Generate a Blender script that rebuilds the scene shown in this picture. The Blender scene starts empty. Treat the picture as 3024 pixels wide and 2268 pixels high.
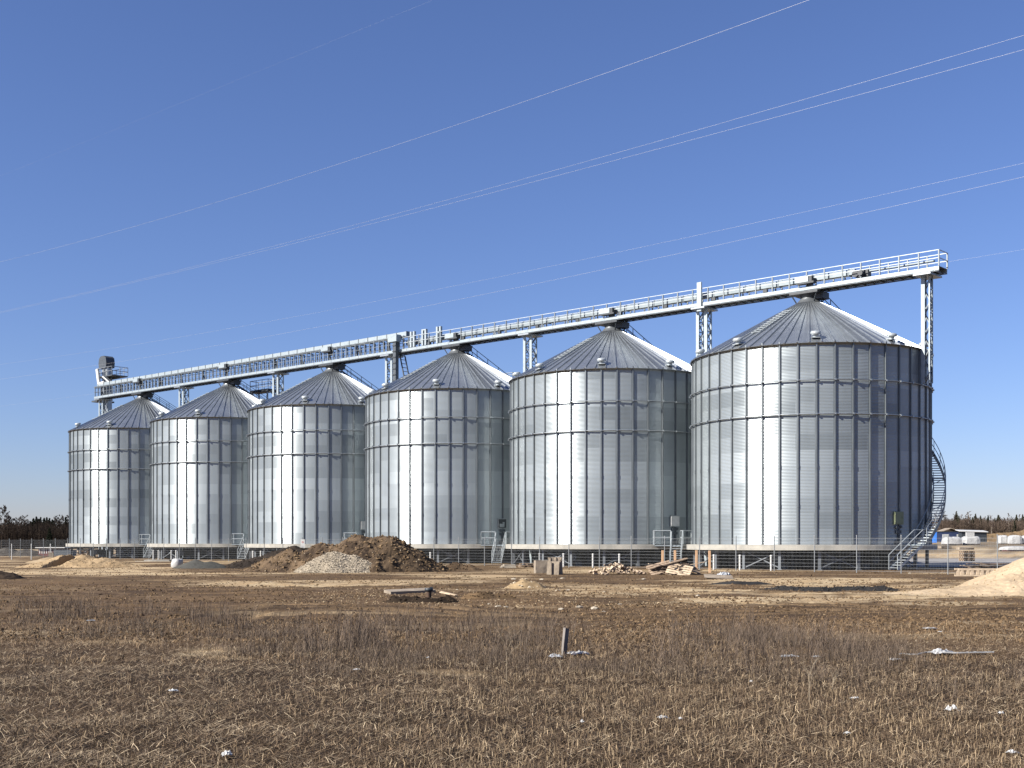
import bpy, math, random
import numpy as np
from mathutils import Vector, Matrix
R_ = math.radians
random.seed(11)
rng = np.random.default_rng(5)
sc = bpy.context.scene

# ------------------------------------------------------------------ camera, sky, sun, exposure
EYE = 2.0
FPX, CX, YH = 3598.0, 1512.0, 1600.6            # focal length and horizon in photo pixels (3024 wide)
cam_d = bpy.data.cameras.new('camera')
cam = bpy.data.objects.new('camera', cam_d)
sc.collection.objects.link(cam)
cam.location = (0, 0, EYE)
cam.rotation_euler = (R_(90), 0, 0)
cam_d.sensor_width = 36
cam_d.lens = FPX / 3024 * 36
cam_d.shift_y = (YH - 1134) / 3024
cam_d.clip_start = 0.1
cam_d.clip_end = 20000
sc.camera = cam

SUN_EL = 34.0
SUN_AZ = 64.0                                   # degrees from "behind the camera" towards the left
sun_dir = Vector((-math.sin(R_(SUN_AZ)) * math.cos(R_(SUN_EL)), -math.cos(R_(SUN_AZ)) * math.cos(R_(SUN_EL)), math.sin(R_(SUN_EL))))
world = bpy.data.worlds.new('World')
sc.world = world
world.use_nodes = True
wn = world.node_tree
bg = wn.nodes['Background']
sky = wn.nodes.new('ShaderNodeTexSky')
sky.sky_type = 'NISHITA'
sky.sun_disc = False
sky.sun_elevation = R_(SUN_EL)
sky.sun_rotation = math.atan2(sun_dir.x, sun_dir.y)
sky.altitude = 100
sky.air_density = 1.0
sky.dust_density = 0.35
sky.ozone_density = 6.0
tint = wn.nodes.new('ShaderNodeMix')
tint.data_type = 'RGBA'; tint.blend_type = 'MULTIPLY'
tint.inputs[0].default_value = 1.0
wn.links.new(sky.outputs[0], tint.inputs[6])
tint.inputs[7].default_value = (1.0, .93, 1.12, 1)
wn.links.new(tint.outputs[2], bg.inputs[0])
bg.inputs[1].default_value = 0.05
sun_d = bpy.data.lights.new('sun', 'SUN')
sun_d.energy = 5.0
sun_d.angle = R_(0.5)
sun_d.color = (1.0, 0.94, 0.85)
sun = bpy.data.objects.new('sun', sun_d)
sc.collection.objects.link(sun)
sun.rotation_euler = (-sun_dir).to_track_quat('-Z', 'Y').to_euler()
sc.view_settings.view_transform = 'Standard'
sc.view_settings.look = 'None'
sc.view_settings.gamma = 1
sc.view_settings.exposure = 1.28
try:
    sc.cycles.max_bounces = 8
    sc.cycles.diffuse_bounces = 3
    sc.cycles.glossy_bounces = 4
except Exception:
    pass

# ------------------------------------------------------------------ helpers
COL = sc.collection
def tag(o, label=None, cat=None, group=None, kind=None):
    if label: o['label'] = label
    if cat: o['category'] = cat
    if group: o['group'] = group
    if kind: o['kind'] = kind
    return o
def empty(name, loc, rz=0.0, label=None, cat=None, group=None):
    o = bpy.data.objects.new(name, None)
    COL.objects.link(o)
    o.empty_display_size = 0.3
    o.location = loc
    o.rotation_euler = (0, 0, rz)
    return tag(o, label, cat, group)
def inst(name, mesh, parent=None, loc=(0, 0, 0), rz=0.0, rot=None, sc_=None):
    o = bpy.data.objects.new(name, mesh)
    COL.objects.link(o)
    o.location = loc
    o.rotation_euler = rot if rot else (0, 0, rz)
    if sc_: o.scale = sc_
    if parent: o.parent = parent
    return o

class MB:
    """collects boxes, beams, tubes and lathes into one mesh"""
    def __init__(s):
        s.v = []; s.f = []; s.sm = []; s.mi = []; s.cur = 0
    def add(s, vs, fs, smooth=False):
        b = len(s.v)
        s.v += [tuple(p) for p in vs]
        s.f += [tuple(i + b for i in f) for f in fs]
        s.sm += [smooth] * len(fs)
        s.mi += [s.cur] * len(fs)
        return s
    def box(s, c, d, rz=0.0, M=None):
        x, y, z = d[0] / 2, d[1] / 2, d[2] / 2
        vs = [Vector((a, b, e)) for e in (-z, z) for b in (-y, y) for a in (-x, x)]
        if M is None: M = Matrix.Rotation(rz, 3, 'Z')
        vs = [M @ q + Vector(c) for q in vs]
        return s.add(vs, [(0, 2, 3, 1), (4, 5, 7, 6), (0, 1, 5, 4), (2, 6, 7, 3), (0, 4, 6, 2), (1, 3, 7, 5)])
    def beam(s, p, q, w, h, up=(0, 0, 1)):
        p, q = Vector(p), Vector(q)
        d = q - p
        L = d.length
        if L < 1e-6: return s
        d /= L
        u = Vector(up)
        if abs(d.dot(u)) > .98: u = Vector((1, 0, 0))
        r = d.cross(u).normalized()
        u = r.cross(d).normalized()
        M = Matrix((r, d, u)).transposed()
        return s.box((p + q) / 2, (w, L, h), M=M)
    def tube(s, p, q, r, n=6, r2=None, cap=True):
        p, q = Vector(p), Vector(q)
        d = (q - p)
        if d.length < 1e-6: return s
        d.normalize()
        a = d.orthogonal().normalized()
        b = d.cross(a)
        r2 = r if r2 is None else r2
        vs = [p + (a * math.cos(t) + b * math.sin(t)) * r for t in [2 * math.pi * k / n for k in range(n)]]
        vs += [q + (a * math.cos(t) + b * math.sin(t)) * r2 for t in [2 * math.pi * k / n for k in range(n)]]
        s.add(vs, [(k, (k + 1) % n, n + (k + 1) % n, n + k) for k in range(n)], n > 5)
        if cap:
            s.add(vs[:n], [tuple(range(n))[::-1]])
            s.add(vs[n:], [tuple(range(n))])
        return s
    def path(s, pts, r, n=5):
        for a, b in zip(pts[:-1], pts[1:]): s.tube(a, b, r, n)
        return s
    def lathe(s, prof, n, smooth=True, c=(0, 0, 0), a0=0.0, a1=2 * math.pi):
        full = abs(a1 - a0 - 2 * math.pi) < 1e-6
        m = n if full else n + 1
        vs = []
        for r, z in prof:
            for k in range(m):
                t = a0 + (a1 - a0) * k / n
                vs.append((c[0] + r * math.cos(t), c[1] + r * math.sin(t), c[2] + z))
        fs = []
        for i in range(len(prof) - 1):
            for k in range(n):
                k2 = (k + 1) % m
                fs.append((i * m + k, i * m + k2, (i + 1) * m + k2, (i + 1) * m + k))
        return s.add(vs, fs, smooth)
    def mesh(s, name, mat):
        me = bpy.data.meshes.new(name)
        me.from_pydata(s.v, [], s.f)
        me.polygons.foreach_set('use_smooth', s.sm)
        for q in (mat if isinstance(mat, (list, tuple)) else [mat]): me.materials.append(q)
        if any(s.mi): me.polygons.foreach_set('material_index', s.mi)
        me.update()
        return me
    def build(s, name, mat, parent=None, loc=(0, 0, 0), rz=0.0):
        return inst(name, s.mesh(name, mat), parent, loc, rz)

def np_mesh(name, V, F, mat, cols=None, smooth=False):
    """V (n,3), F (m,k) numpy; cols (n,3) optional per-vertex colour"""
    me = bpy.data.meshes.new(name)
    n, (m, k) = len(V), F.shape
    me.vertices.add(n)
    me.vertices.foreach_set('co', np.ascontiguousarray(V, np.float32).ravel())
    me.loops.add(m * k)
    me.loops.foreach_set('vertex_index', np.ascontiguousarray(F, np.int32).ravel())
    me.polygons.add(m)
    me.polygons.foreach_set('loop_start', np.arange(0, m * k, k, dtype=np.int32))
    try: me.polygons.foreach_set('loop_total', np.full(m, k, np.int32))
    except Exception: pass
    me.polygons.foreach_set('use_smooth', np.full(m, smooth))
    if cols is not None:
        ca = me.color_attributes.new('Col', 'FLOAT_COLOR', 'POINT')
        c4 = np.ones((n, 4), np.float32)
        c4[:, :3] = cols * np.array([.82, .775, .68])
        ca.data.foreach_set('color', c4.ravel())
    me.materials.append(mat)
    me.update(calc_edges=True)
    me.validate()
    return me

def hsh(i, j, s):
    n = (i.astype(np.int64) * 374761393 + j.astype(np.int64) * 668265263 + s * 974634777) & 0xFFFFFFFF
    n = ((n ^ (n >> 13)) * 1274126177) & 0xFFFFFFFF
    n = ((n ^ (n >> 16)) * 2246822519) & 0xFFFFFFFF
    return ((n ^ (n >> 15)) & 0xFFFFFF) / float(0xFFFFFF)
def vnoise(x, y, s=0):
    x = np.asarray(x, float); y = np.asarray(y, float)
    i = np.floor(x); j = np.floor(y)
    u = x - i; v = y - j
    u = u * u * (3 - 2 * u); v = v * v * (3 - 2 * v)
    a = hsh(i, j, s); b = hsh(i + 1, j, s); c = hsh(i, j + 1, s); d = hsh(i + 1, j + 1, s)
    return (a * (1 - u) + b * u) * (1 - v) + (c * (1 - u) + d * u) * v
def fbm(x, y, s=0, o=4):
    t = 0; a = .5; f = 1.0
    for k in range(o):
        t = t + a * vnoise(x * f, y * f, s + k * 17)
        a *= .5; f *= 2.03
    return t
def sstep(a, b, x):
    t = np.clip((x - a) / (b - a), 0, 1)
    return t * t * (3 - 2 * t)

# ------------------------------------------------------------------ the silo row: position and direction
TH = 0.838613
D = Vector((-math.sin(TH), math.cos(TH), 0))     # along the row, away from the camera
N = Vector((-math.cos(TH), -math.sin(TH), 0))    # across the row, towards the camera side
S6 = Vector((23.2375, 95.3209, 0))
STEP, RAD = 19.272, 9.0
ROWZ = math.atan2(D.y, D.x)
SLAB = 1.81                                      # slab top
EAVE, RING1, RING2, COLLAR = EYE + 14.23, EYE + 11.51, EYE + 9.09, EYE + 18.62
def rowp(t, n, z=0.0):
    p = S6 + D * t + N * n
    return Vector((p.x, p.y, z))
def perp(x, y): return -(x * N.x + y * N.y)      # distance across the row, 0 at the camera

# ------------------------------------------------------------------ terrain
def H(x, y):
    x = np.asarray(x, float); y = np.asarray(y, float)
    w = perp(x, y)
    d = np.hypot(x, y)
    near = 1 - sstep(55, 78, d)
    h = (fbm(x / 2.6, y / 2.6, 3, 3) - .45) * .10 * near
    h = h + (fbm(x / .55, y / .55, 8, 3) - .45) * .07 * near
    h = h + (fbm(x / 6.0, y / 1.6, 21, 3) - .45) * .10 * sstep(22, 32, d) * (1 - sstep(64, 76, d))
    h = h + 1.8 * sstep(150, 260, w) + 3.0 * sstep(280, 420, w)
    h = h + (fbm(x / 25, y / 25, 31, 3) - .45) * 1.0 * sstep(150, 240, w)
    return h
RUTS = []
for poly, off in (([(380, 1852), (560, 1812), (800, 1795), (1150, 1800), (1650, 1828), (2300, 1815), (3200, 1805)], (0, 1.9)), ([(-200, 1712), (500, 1716), (1000, 1734), (1500, 1726), (2200, 1752), (3250, 1772)], (0, 2.0)),
                  ([(640, 1858), (720, 1822), (1000, 1812), (1400, 1822)], (0, 1.7)), ([(1300, 1768), (1900, 1775), (2500, 1792), (3250, 1835)], (0, 1.9))):
    P_ = []
    for a_, b_ in poly:
        z_ = FPX * EYE / (b_ - YH)
        P_.append(((a_ - CX) / FPX * z_, z_))
    for o_ in off: RUTS.append([(a_, b_ + o_) for a_, b_ in P_])
def rut_dist(x, y):
    best = np.full(np.shape(x), 9.0)
    wob = (fbm(np.asarray(x) / 3.0, np.asarray(y) / 3.0, 411, 2) - .4) * 1.2
    for P_ in RUTS:
        for (ax, ay), (bx, by) in zip(P_[:-1], P_[1:]):
            vx, vy = bx - ax, by - ay
            t = np.clip(((x - ax) * vx + (y + wob - ay) * vy) / (vx * vx + vy * vy), 0, 1)
            best = np.minimum(best, np.hypot(x - ax - t * vx, y + wob - ay - t * vy))
    return best
def Hf(x, y): return float(H(np.array([x]), np.array([y]))[0])
def gp(px, py, dz=0.0):
    """a point on flat ground seen at photo pixel (px, py)"""
    z = FPX * EYE / (py - YH)
    x = (px - CX) / FPX * z
    return Vector((x, z, Hf(x, z) + dz))
def at(px, z):
    x = (px - CX) / FPX * z
    return Vector((x, z, Hf(x, z)))

# ------------------------------------------------------------------ materials
def new_mat(name):
    m = bpy.data.materials.new(name)
    m.use_nodes = True
    nt = m.node_tree
    return m, nt, nt.nodes['Principled BSDF']
def nd(nt, t, **k):
    n = nt.nodes.new(t)
    for a, b in k.items(): setattr(n, a, b)
    return n
def mth(nt, op, a, b=None, c=None):
    n = nd(nt, 'ShaderNodeMath', operation=op)
    for i, q in enumerate((a, b, c)):
        if q is None: continue
        if isinstance(q, (int, float)): n.inputs[i].default_value = q
        else: nt.links.new(q, n.inputs[i])
    return n.outputs[0]
def mixc(nt, fac, a, b, mode='MIX'):
    n = nd(nt, 'ShaderNodeMix', data_type='RGBA', blend_type=mode)
    if isinstance(fac, (int, float)): n.inputs[0].default_value = fac
    else: nt.links.new(fac, n.inputs[0])
    for i, q in ((6, a), (7, b)):
        if isinstance(q, tuple): n.inputs[i].default_value = (*q, 1)
        else: nt.links.new(q, n.inputs[i])
    return n.outputs[2]
def noise(nt, vec, scale, detail=4, rough=.6):
    n = nd(nt, 'ShaderNodeTexNoise')
    n.inputs['Scale'].default_value = scale
    n.inputs['Detail'].default_value = detail
    n.inputs['Roughness'].default_value = rough
    if vec is not None: nt.links.new(vec, n.inputs['Vector'])
    return n.outputs[0]
def ramp(nt, fac, lo, hi):
    n = nd(nt, 'ShaderNodeMapRange')
    n.inputs[1].default_value = lo
    n.inputs[2].default_value = hi
    nt.links.new(fac, n.inputs[0])
    return n.outputs[0]
def mat(name, c1, c2=None, scale=3.0, rough=.8, metal=0.0, bump=0.0, bscale=None, stretch=None, spec=None, lo=.35, hi=.65):
    m, nt, p = new_mat(name)
    tc = nd(nt, 'ShaderNodeTexCoord').outputs['Object']
    if stretch:
        mp = nd(nt, 'ShaderNodeMapping')
        mp.inputs['Scale'].default_value = stretch
        nt.links.new(tc, mp.inputs[0])
        tc = mp.outputs[0]
    c2 = c2 or tuple(q * .72 for q in c1)
    c1 = tuple(q * .82 for q in c1); c2 = tuple(q * .82 for q in c2)
    f = ramp(nt, noise(nt, tc, scale), lo, hi)
    nt.links.new(mixc(nt, f, c1, c2), p.inputs['Base Color'])
    p.inputs['Roughness'].default_value = rough
    p.inputs['Metallic'].default_value = metal
    if spec is not None: p.inputs['Specular IOR Level'].default_value = spec
    if bump:
        b = nd(nt, 'ShaderNodeBump')
        b.inputs['Strength'].default_value = 1.0
        b.inputs['Distance'].default_value = bump
        nt.links.new(noise(nt, tc, bscale or scale * 3, 3), b.inputs['Height'])
        nt.links.new(b.outputs[0], p.inputs['Normal'])
    return m
def mat_attr(name, rough=.85, spec=.3, nscale=0.0):
    m, nt, p = new_mat(name)
    a = nd(nt, 'ShaderNodeVertexColor', layer_name='Col').outputs[0]
    if nscale:
        f = ramp(nt, noise(nt, nd(nt, 'ShaderNodeTexCoord').outputs['Object'], nscale, 5, .7), .3, .7)
        a = mixc(nt, mth(nt, 'MULTIPLY', f, .55), a, mixc(nt, 1.0, a, (.45, .42, .4), 'MULTIPLY'))
    nt.links.new(a, p.inputs['Base Color'])
    p.inputs['Roughness'].default_value = rough
    p.inputs['Specular IOR Level'].default_value = spec
    return m

def wall_material():
    """corrugated galvanised sheets: rows of sheets of slightly differing zinc, ripples in the shading normal"""
    m, nt, p = new_mat('corrugated_steel')
    tc = nd(nt, 'ShaderNodeTexCoord').outputs['Object']
    sx = nd(nt, 'ShaderNodeSeparateXYZ')
    nt.links.new(tc, sx.inputs[0])
    X, Y, Z = sx.outputs
    ang = mth(nt, 'DIVIDE', mth(nt, 'ADD', mth(nt, 'ARCTAN2', Y, X), 2.2), 2 * math.pi)
    tier = mth(nt, 'FLOOR', mth(nt, 'DIVIDE', mth(nt, 'SUBTRACT', Z, SLAB), 1.124))
    half = mth(nt, 'MULTIPLY', mth(nt, 'MODULO', tier, 2.0), .5)
    col = mth(nt, 'FLOOR', mth(nt, 'ADD', mth(nt, 'MULTIPLY', ang, 22.0), half))
    oi = nd(nt, 'ShaderNodeObjectInfo').outputs['Random']
    cmb = nd(nt, 'ShaderNodeCombineXYZ')
    nt.links.new(col, cmb.inputs[0]); nt.links.new(tier, cmb.inputs[1]); nt.links.new(mth(nt, 'MULTIPLY', oi, 37.0), cmb.inputs[2])
    wh = nd(nt, 'ShaderNodeTexWhiteNoise'); nt.links.new(cmb.outputs[0], wh.inputs['Vector'])
    cmb2 = nd(nt, 'ShaderNodeCombineXYZ')
    nt.links.new(mth(nt, 'FLOOR', mth(nt, 'DIVIDE', tier, 2.0)), cmb2.inputs[0]); nt.links.new(mth(nt, 'FLOOR', mth(nt, 'MULTIPLY', oi, 3.0)), cmb2.inputs[1])
    wt = nd(nt, 'ShaderNodeTexWhiteNoise'); nt.links.new(cmb2.outputs[0], wt.inputs['Vector'])
    mp = nd(nt, 'ShaderNodeMapping'); mp.inputs['Scale'].default_value = (1, 1, .15)
    nt.links.new(tc, mp.inputs[0])
    streak = noise(nt, mp.outputs[0], 1.6, 4)
    v = mth(nt, 'ADD', mth(nt, 'MULTIPLY', wh.outputs[0], .40), mth(nt, 'MULTIPLY', wt.outputs[0], .55))
    v = mth(nt, 'ADD', v, mth(nt, 'MULTIPLY', streak, .35))
    c = mixc(nt, v, WALL_LO, WALL_HI)
    nt.links.new(c, p.inputs['Base Color'])
    p.inputs['Metallic'].default_value = WALL_METAL
    nt.links.new(mth(nt, 'ADD', WALL_ROUGH, mth(nt, 'MULTIPLY', wh.outputs[0], .06)), p.inputs['Roughness'])
    # ripples, 0.104 m pitch: exact slope of the sine, so they stay right below pixel size
    sl = mth(nt, 'MULTIPLY', mth(nt, 'COSINE', mth(nt, 'MULTIPLY', Z, 2 * math.pi / .1035)), .34)
    cz = nd(nt, 'ShaderNodeCombineXYZ'); nt.links.new(sl, cz.inputs[2])
    g = nd(nt, 'ShaderNodeNewGeometry').outputs['Normal']
    ad = nd(nt, 'ShaderNodeVectorMath', operation='ADD'); nt.links.new(g, ad.inputs[0]); nt.links.new(cz.outputs[0], ad.inputs[1])
    nm = nd(nt, 'ShaderNodeVectorMath', operation='NORMALIZE'); nt.links.new(ad.outputs[0], nm.inputs[0])
    nt.links.new(nm.outputs[0], p.inputs['Normal'])
    return m
WALL_LO, WALL_HI, WALL_METAL, WALL_ROUGH = (.140, .162, .172), (.300, .338, .356), .42, .28
M = {}
M['wall'] = wall_material()
M['roof'] = mat('roof_sheet_steel', (.46, .495, .525), (.36, .39, .415), .9, rough=.30, metal=.80, lo=.3, hi=.7)
M['galv'] = mat('galvanised_steel', (.40, .43, .45), (.30, .33, .35), 4, rough=.42, metal=.75)
M['stiff'] = mat('stiffener_steel', (.20, .222, .235), (.145, .165, .178), 2, rough=.45, metal=.55, stretch=(1, 1, .2))
M['bright'] = mat('new_zinc_steel', (.33, .38, .41), (.27, .32, .345), 3, rough=.5, metal=.3)
M['trough'] = mat('trough_zinc', (.22, .26, .285), (.17, .205, .225), 1.2, rough=.5, metal=.35)
M['rail'] = mat('rail_zinc', (.44, .48, .50), (.36, .40, .42), 3, rough=.45, metal=.35)
M['dark'] = mat('dark_machine_paint', (.035, .042, .05), (.02, .025, .03), 5, rough=.5)
M['darksteel'] = mat('dull_dark_steel', (.10, .115, .13), (.065, .075, .085), 5, rough=.5, metal=.5)
M['blackgap'] = mat('black_interior', (.01, .01, .012), (.006, .006, .007), 5, rough=.9)
M['white'] = mat('white_paint', (.60, .60, .58), (.50, .50, .48), 4, rough=.5)
M['concrete'] = mat('slab_concrete', (.40, .38, .33), (.27, .26, .23), .9, rough=.85, bump=.004, bscale=6)
M['olive'] = mat('olive_door_paint', (.22, .25, .15), (.18, .21, .12), 4, rough=.55)
M['greycol'] = mat('column_zinc', (.17, .185, .20), (.12, .135, .15), 2, rough=.55, metal=.4)
M['timber'] = mat('fresh_timber', (.62, .40, .24), (.52, .32, .18), 3, rough=.75, stretch=(6, 6, .5))
M['wood'] = mat('weathered_wood', (.36, .27, .19), (.22, .16, .11), 2.5, rough=.85, stretch=(3, 1, 3))
M['woodlight'] = mat('pale_wood', (.56, .45, .32), (.42, .32, .22), 2.5, rough=.8, stretch=(3, 1, 3))
M['wooddark'] = mat('dark_wet_wood', (.10, .07, .05), (.05, .035, .025), 2.5, rough=.85, stretch=(3, 1, 3))
M['plastic'] = mat('white_film', (.46, .465, .46), (.30, .30, .295), 6, rough=.45)
M['plasticgrey'] = mat('grey_film', (.42, .44, .46), (.30, .32, .34), 6, rough=.4)
M['stone'] = mat('pale_limestone', (.44, .39, .31), (.30, .26, .20), 6, rough=.9, bump=.01)
M['block'] = mat('rough_concrete_block', (.30, .25, .19), (.19, .155, .12), 2.2, rough=.95, bump=.02, bscale=9)
M['wire'] = mat('aluminium_wire', (.40, .40, .41), (.32, .32, .33), 1, rough=.5, metal=.3)
M['fence'] = mat('fence_zinc', (.30, .315, .325), (.23, .245, .25), 4, rough=.5, metal=.35)
M['fencewire'] = mat('fence_wire_zinc', (.26, .275, .285), (.2, .21, .22), 4, rough=.5, metal=.3)
M['rust'] = mat('rusty_pipe', (.10, .055, .03), (.05, .03, .02), 12, rough=.85)
M['blue'] = mat('blue_plastic', (.05, .22, .72), (.04, .19, .62), 2, rough=.45)
M['navy'] = mat('navy_panel', (.03, .045, .11), (.022, .035, .085), 2, rough=.5)
M['redpaint'] = mat('dull_red_boards', (.12, .03, .025), (.08, .02, .018), 3, rough=.7, stretch=(6, 6, .5))
M['signred'] = mat('sign_red', (.55, .05, .05), (.5, .05, .05), 2, rough=.5)
M['signgrey'] = mat('sign_grey_print', (.35, .37, .38), (.3, .32, .33), 2, rough=.5)
M['glass'] = mat('window_glass', (.12, .13, .15), (.09, .1, .12), 2, rough=.15)
M['asphalt'] = mat('grey_gravel_road', (.26, .25, .24), (.19, .18, .17), 1.2, rough=.95)
M['heap'] = mat_attr('heap_soil', .95, .15, 7.0)
M['straw'] = mat_attr('dry_straw', .75, .35)
M['twig'] = mat_attr('twig_bark', .95, .1)

# ------------------------------------------------------------------ ground
def sand_mask(x, y):
    px = CX + x / np.maximum(y, 1) * FPX
    py = YH + FPX * EYE / np.maximum(y, 1)
    d = np.hypot(x, y)
    n = fbm(x / 7.0, y / 3.0, 51, 4) - .47
    n2 = fbm(x / 1.4, y / .9, 57, 4) - .47
    s = np.zeros_like(x)
    def blob(cx, cy, rx, ry, a, nz=1.6):
        q = ((px - cx) / rx) ** 2 + ((py - cy) / ry) ** 2
        return a * np.clip(1.15 - q + n * nz * 2.6 + n2 * 3.6, 0, 1)
    for b in ((320, 1690, 520, 11, .95), (900, 1722, 330, 10, .75), (1330, 1702, 190, 6, .8), (1240, 1715, 260, 9, .6),
              (1950, 1750, 330, 14, .75), (2300, 1717, 380, 9, .85), (2480, 1765, 330, 12, .8), (2150, 1768, 130, 14, .85),
              (2860, 1742, 330, 22, .95), (2560, 1735, 300, 8, .7), (1740, 1732, 160, 9, .5), (1700, 1682, 200, 9, .75),
              (700, 1690, 420, 6, .5), (2800, 1783, 160, 7, .6), (1690, 1795, 260, 6, .35), (2700, 1880, 500, 10, .35), (2920, 1840, 260, 5, .4),
              (900, 1812, 320, 6, .3), (610, 1922, 110, 13, .8), (350, 1900, 190, 12, .6), (700, 1940, 120, 10, .5), (50, 1868, 90, 8, .7), (1330, 1985, 120, 8, .5), (1000, 1890, 80, 7, .4), (2900, 1643, 420, 5, .85), (2880, 1680, 200, 5, .3), (120, 1672, 200, 6, .7), (1350, 1845, 600, 12, .18)):
        s = np.maximum(s, blob(*b))
    s = np.maximum(s, .75 * sstep(.02, .16, n) * sstep(74, 84, d))
    s = np.maximum(s, .25 * sstep(.1, .25, n) * sstep(28, 40, d))
    return s
def build_ground():
    rows = np.concatenate([np.linspace(-25, 6, 16)[:-1], 6 * (140 / 6) ** np.linspace(0, 1, 520)[:-1], 140 * (9000 / 140) ** np.linspace(0, 1, 70)])
    u = np.linspace(-1, 1, 460)
    s = .62 * u + .9 * u ** 5 + .9 * u ** 11
    Yg, Sg = np.meshgrid(rows, s, indexing='ij')
    Xg = Sg * (Yg + 30 * (1 - sstep(5, 12, Yg)) + 2)
    Zg = H(Xg, Yg)
    nr, nc = Xg.shape
    V = np.stack([Xg, Yg, Zg], -1).reshape(-1, 3)
    rd_ = rut_dist(V[:, 0], V[:, 1])
    V[:, 2] += -.06 * np.exp(-(rd_ / .22) ** 2) + .045 * np.exp(-((rd_ - .45) / .16) ** 2)
    i = np.arange(nr - 1)[:, None] * nc + np.arange(nc - 1)[None, :]
    F = np.stack([i, i + 1, i + nc + 1, i + nc], -1).reshape(-1, 4)
    x, y = V[:, 0], V[:, 1]
    sm = sand_mask(x, y)
    w = perp(x, y)
    d = np.hypot(x, y)
    n1 = fbm(x / 3.1, y / 1.3, 71, 5)
    n2 = fbm(x / .8, y / .5, 77, 4)
    soilA = np.array([.135, .092, .055]); soilB = np.array([.070, .047, .030]); soilC = np.array([.20, .145, .095])
    t = np.clip((n1 - .3) / .4, 0, 1)[:, None]
    c = soilB * (1 - t) + soilA * t
    t2 = np.clip((n2 - .45) / .25, 0, 1)[:, None] * .6
    c = c * (1 - t2) + soilC * t2
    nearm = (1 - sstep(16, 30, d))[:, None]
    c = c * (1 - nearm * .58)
    rt_ = (np.exp(-(rd_ / .36) ** 2) * (.45 + .55 * vnoise(x / 2.5, y / 2.5, 93)))[:, None]
    c = c * (1 - .45 * np.exp(-((rd_ - .62) / .22) ** 2))[:, None]
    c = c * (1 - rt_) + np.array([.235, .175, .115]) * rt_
    far = sstep(95, 135, w)[:, None]
    fc = np.array([.20, .17, .135]) * (.7 + .6 * fbm(x / 9, y / 4, 91, 4))[:, None]
    c = c * (1 - far) + fc * far
    sand = np.array([.46, .36, .24]); pale = np.array([.52, .45, .34])
    tn = np.clip((n2 - .35) / .3, 0, 1)[:, None]
    sc_ = sand * (1 - tn) + pale * tn
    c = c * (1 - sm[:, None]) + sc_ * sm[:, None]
    m, nt, p = new_mat('field_soil')
    a = nd(nt, 'ShaderNodeVertexColor', layer_name='Col').outputs[0]
    tc = nd(nt, 'ShaderNodeTexCoord').outputs['Object']
    mp = nd(nt, 'ShaderNodeMapping'); mp.inputs['Scale'].default_value = (1, .7, 1)
    nt.links.new(tc, mp.inputs[0])
    f1 = ramp(nt, noise(nt, mp.outputs[0], 5.0, 8, .75), .36, .64)
    f2 = ramp(nt, noise(nt, mp.outputs[0], 1.1, 6, .7), .35, .65)
    c1 = mixc(nt, mth(nt, 'MULTIPLY', f1, .6), a, mixc(nt, 1.0, a, (.42, .38, .34), 'MULTIPLY'))
    c2 = mixc(nt, mth(nt, 'MULTIPLY', f2, .35), c1, mixc(nt, 1.0, c1, (1.45, 1.4, 1.3), 'MULTIPLY'))
    vo = nd(nt, 'ShaderNodeTexVoronoi'); vo.inputs['Scale'].default_value = 3.2
    nt.links.new(tc, vo.inputs['Vector'])
    peb = mth(nt, 'MULTIPLY', mth(nt, 'LESS_THAN', vo.outputs['Distance'], .11), mth(nt, 'GREATER_THAN', nd(nt, 'ShaderNodeSeparateColor').outputs[0], .5))
    nt.links.new(vo.outputs['Color'], peb.node.inputs[1].links[0].from_node.inputs[0].links[0].from_node.inputs[0]) if False else None
    nt.links.new(c2, p.inputs['Base Color'])
    p.inputs['Roughness'].default_value = .95
    p.inputs['Specular IOR Level'].default_value = .15
    b = nd(nt, 'ShaderNodeBump'); b.inputs['Distance'].default_value = .06
    nt.links.new(noise(nt, tc, 6.0, 6, .7), b.inputs['Height'])
    nt.links.new(b.outputs[0], p.inputs['Normal'])
    o = inst('ground', np_mesh('ground', V, F, m, c, True))
    tag(o, kind='structure')
build_ground()

# gravel road behind the fence on the right
rd = MB()
c = [gp(2600, 1676), gp(3300, 1676), gp(3300, 1650), gp(2600, 1650)]
for k in range(20):
    a0 = c[0].lerp(c[1], k / 20); a1 = c[0].lerp(c[1], (k + 1) / 20)
    b0 = c[3].lerp(c[2], k / 20); b1 = c[3].lerp(c[2], (k + 1) / 20)
    for q in (a0, a1, b0, b1): q.z = .03
    rd.add([a0, a1, b1, b0], [(0, 1, 2, 3)])
tag(rd.build('gravel_road', M['asphalt']), kind='structure')

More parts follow.
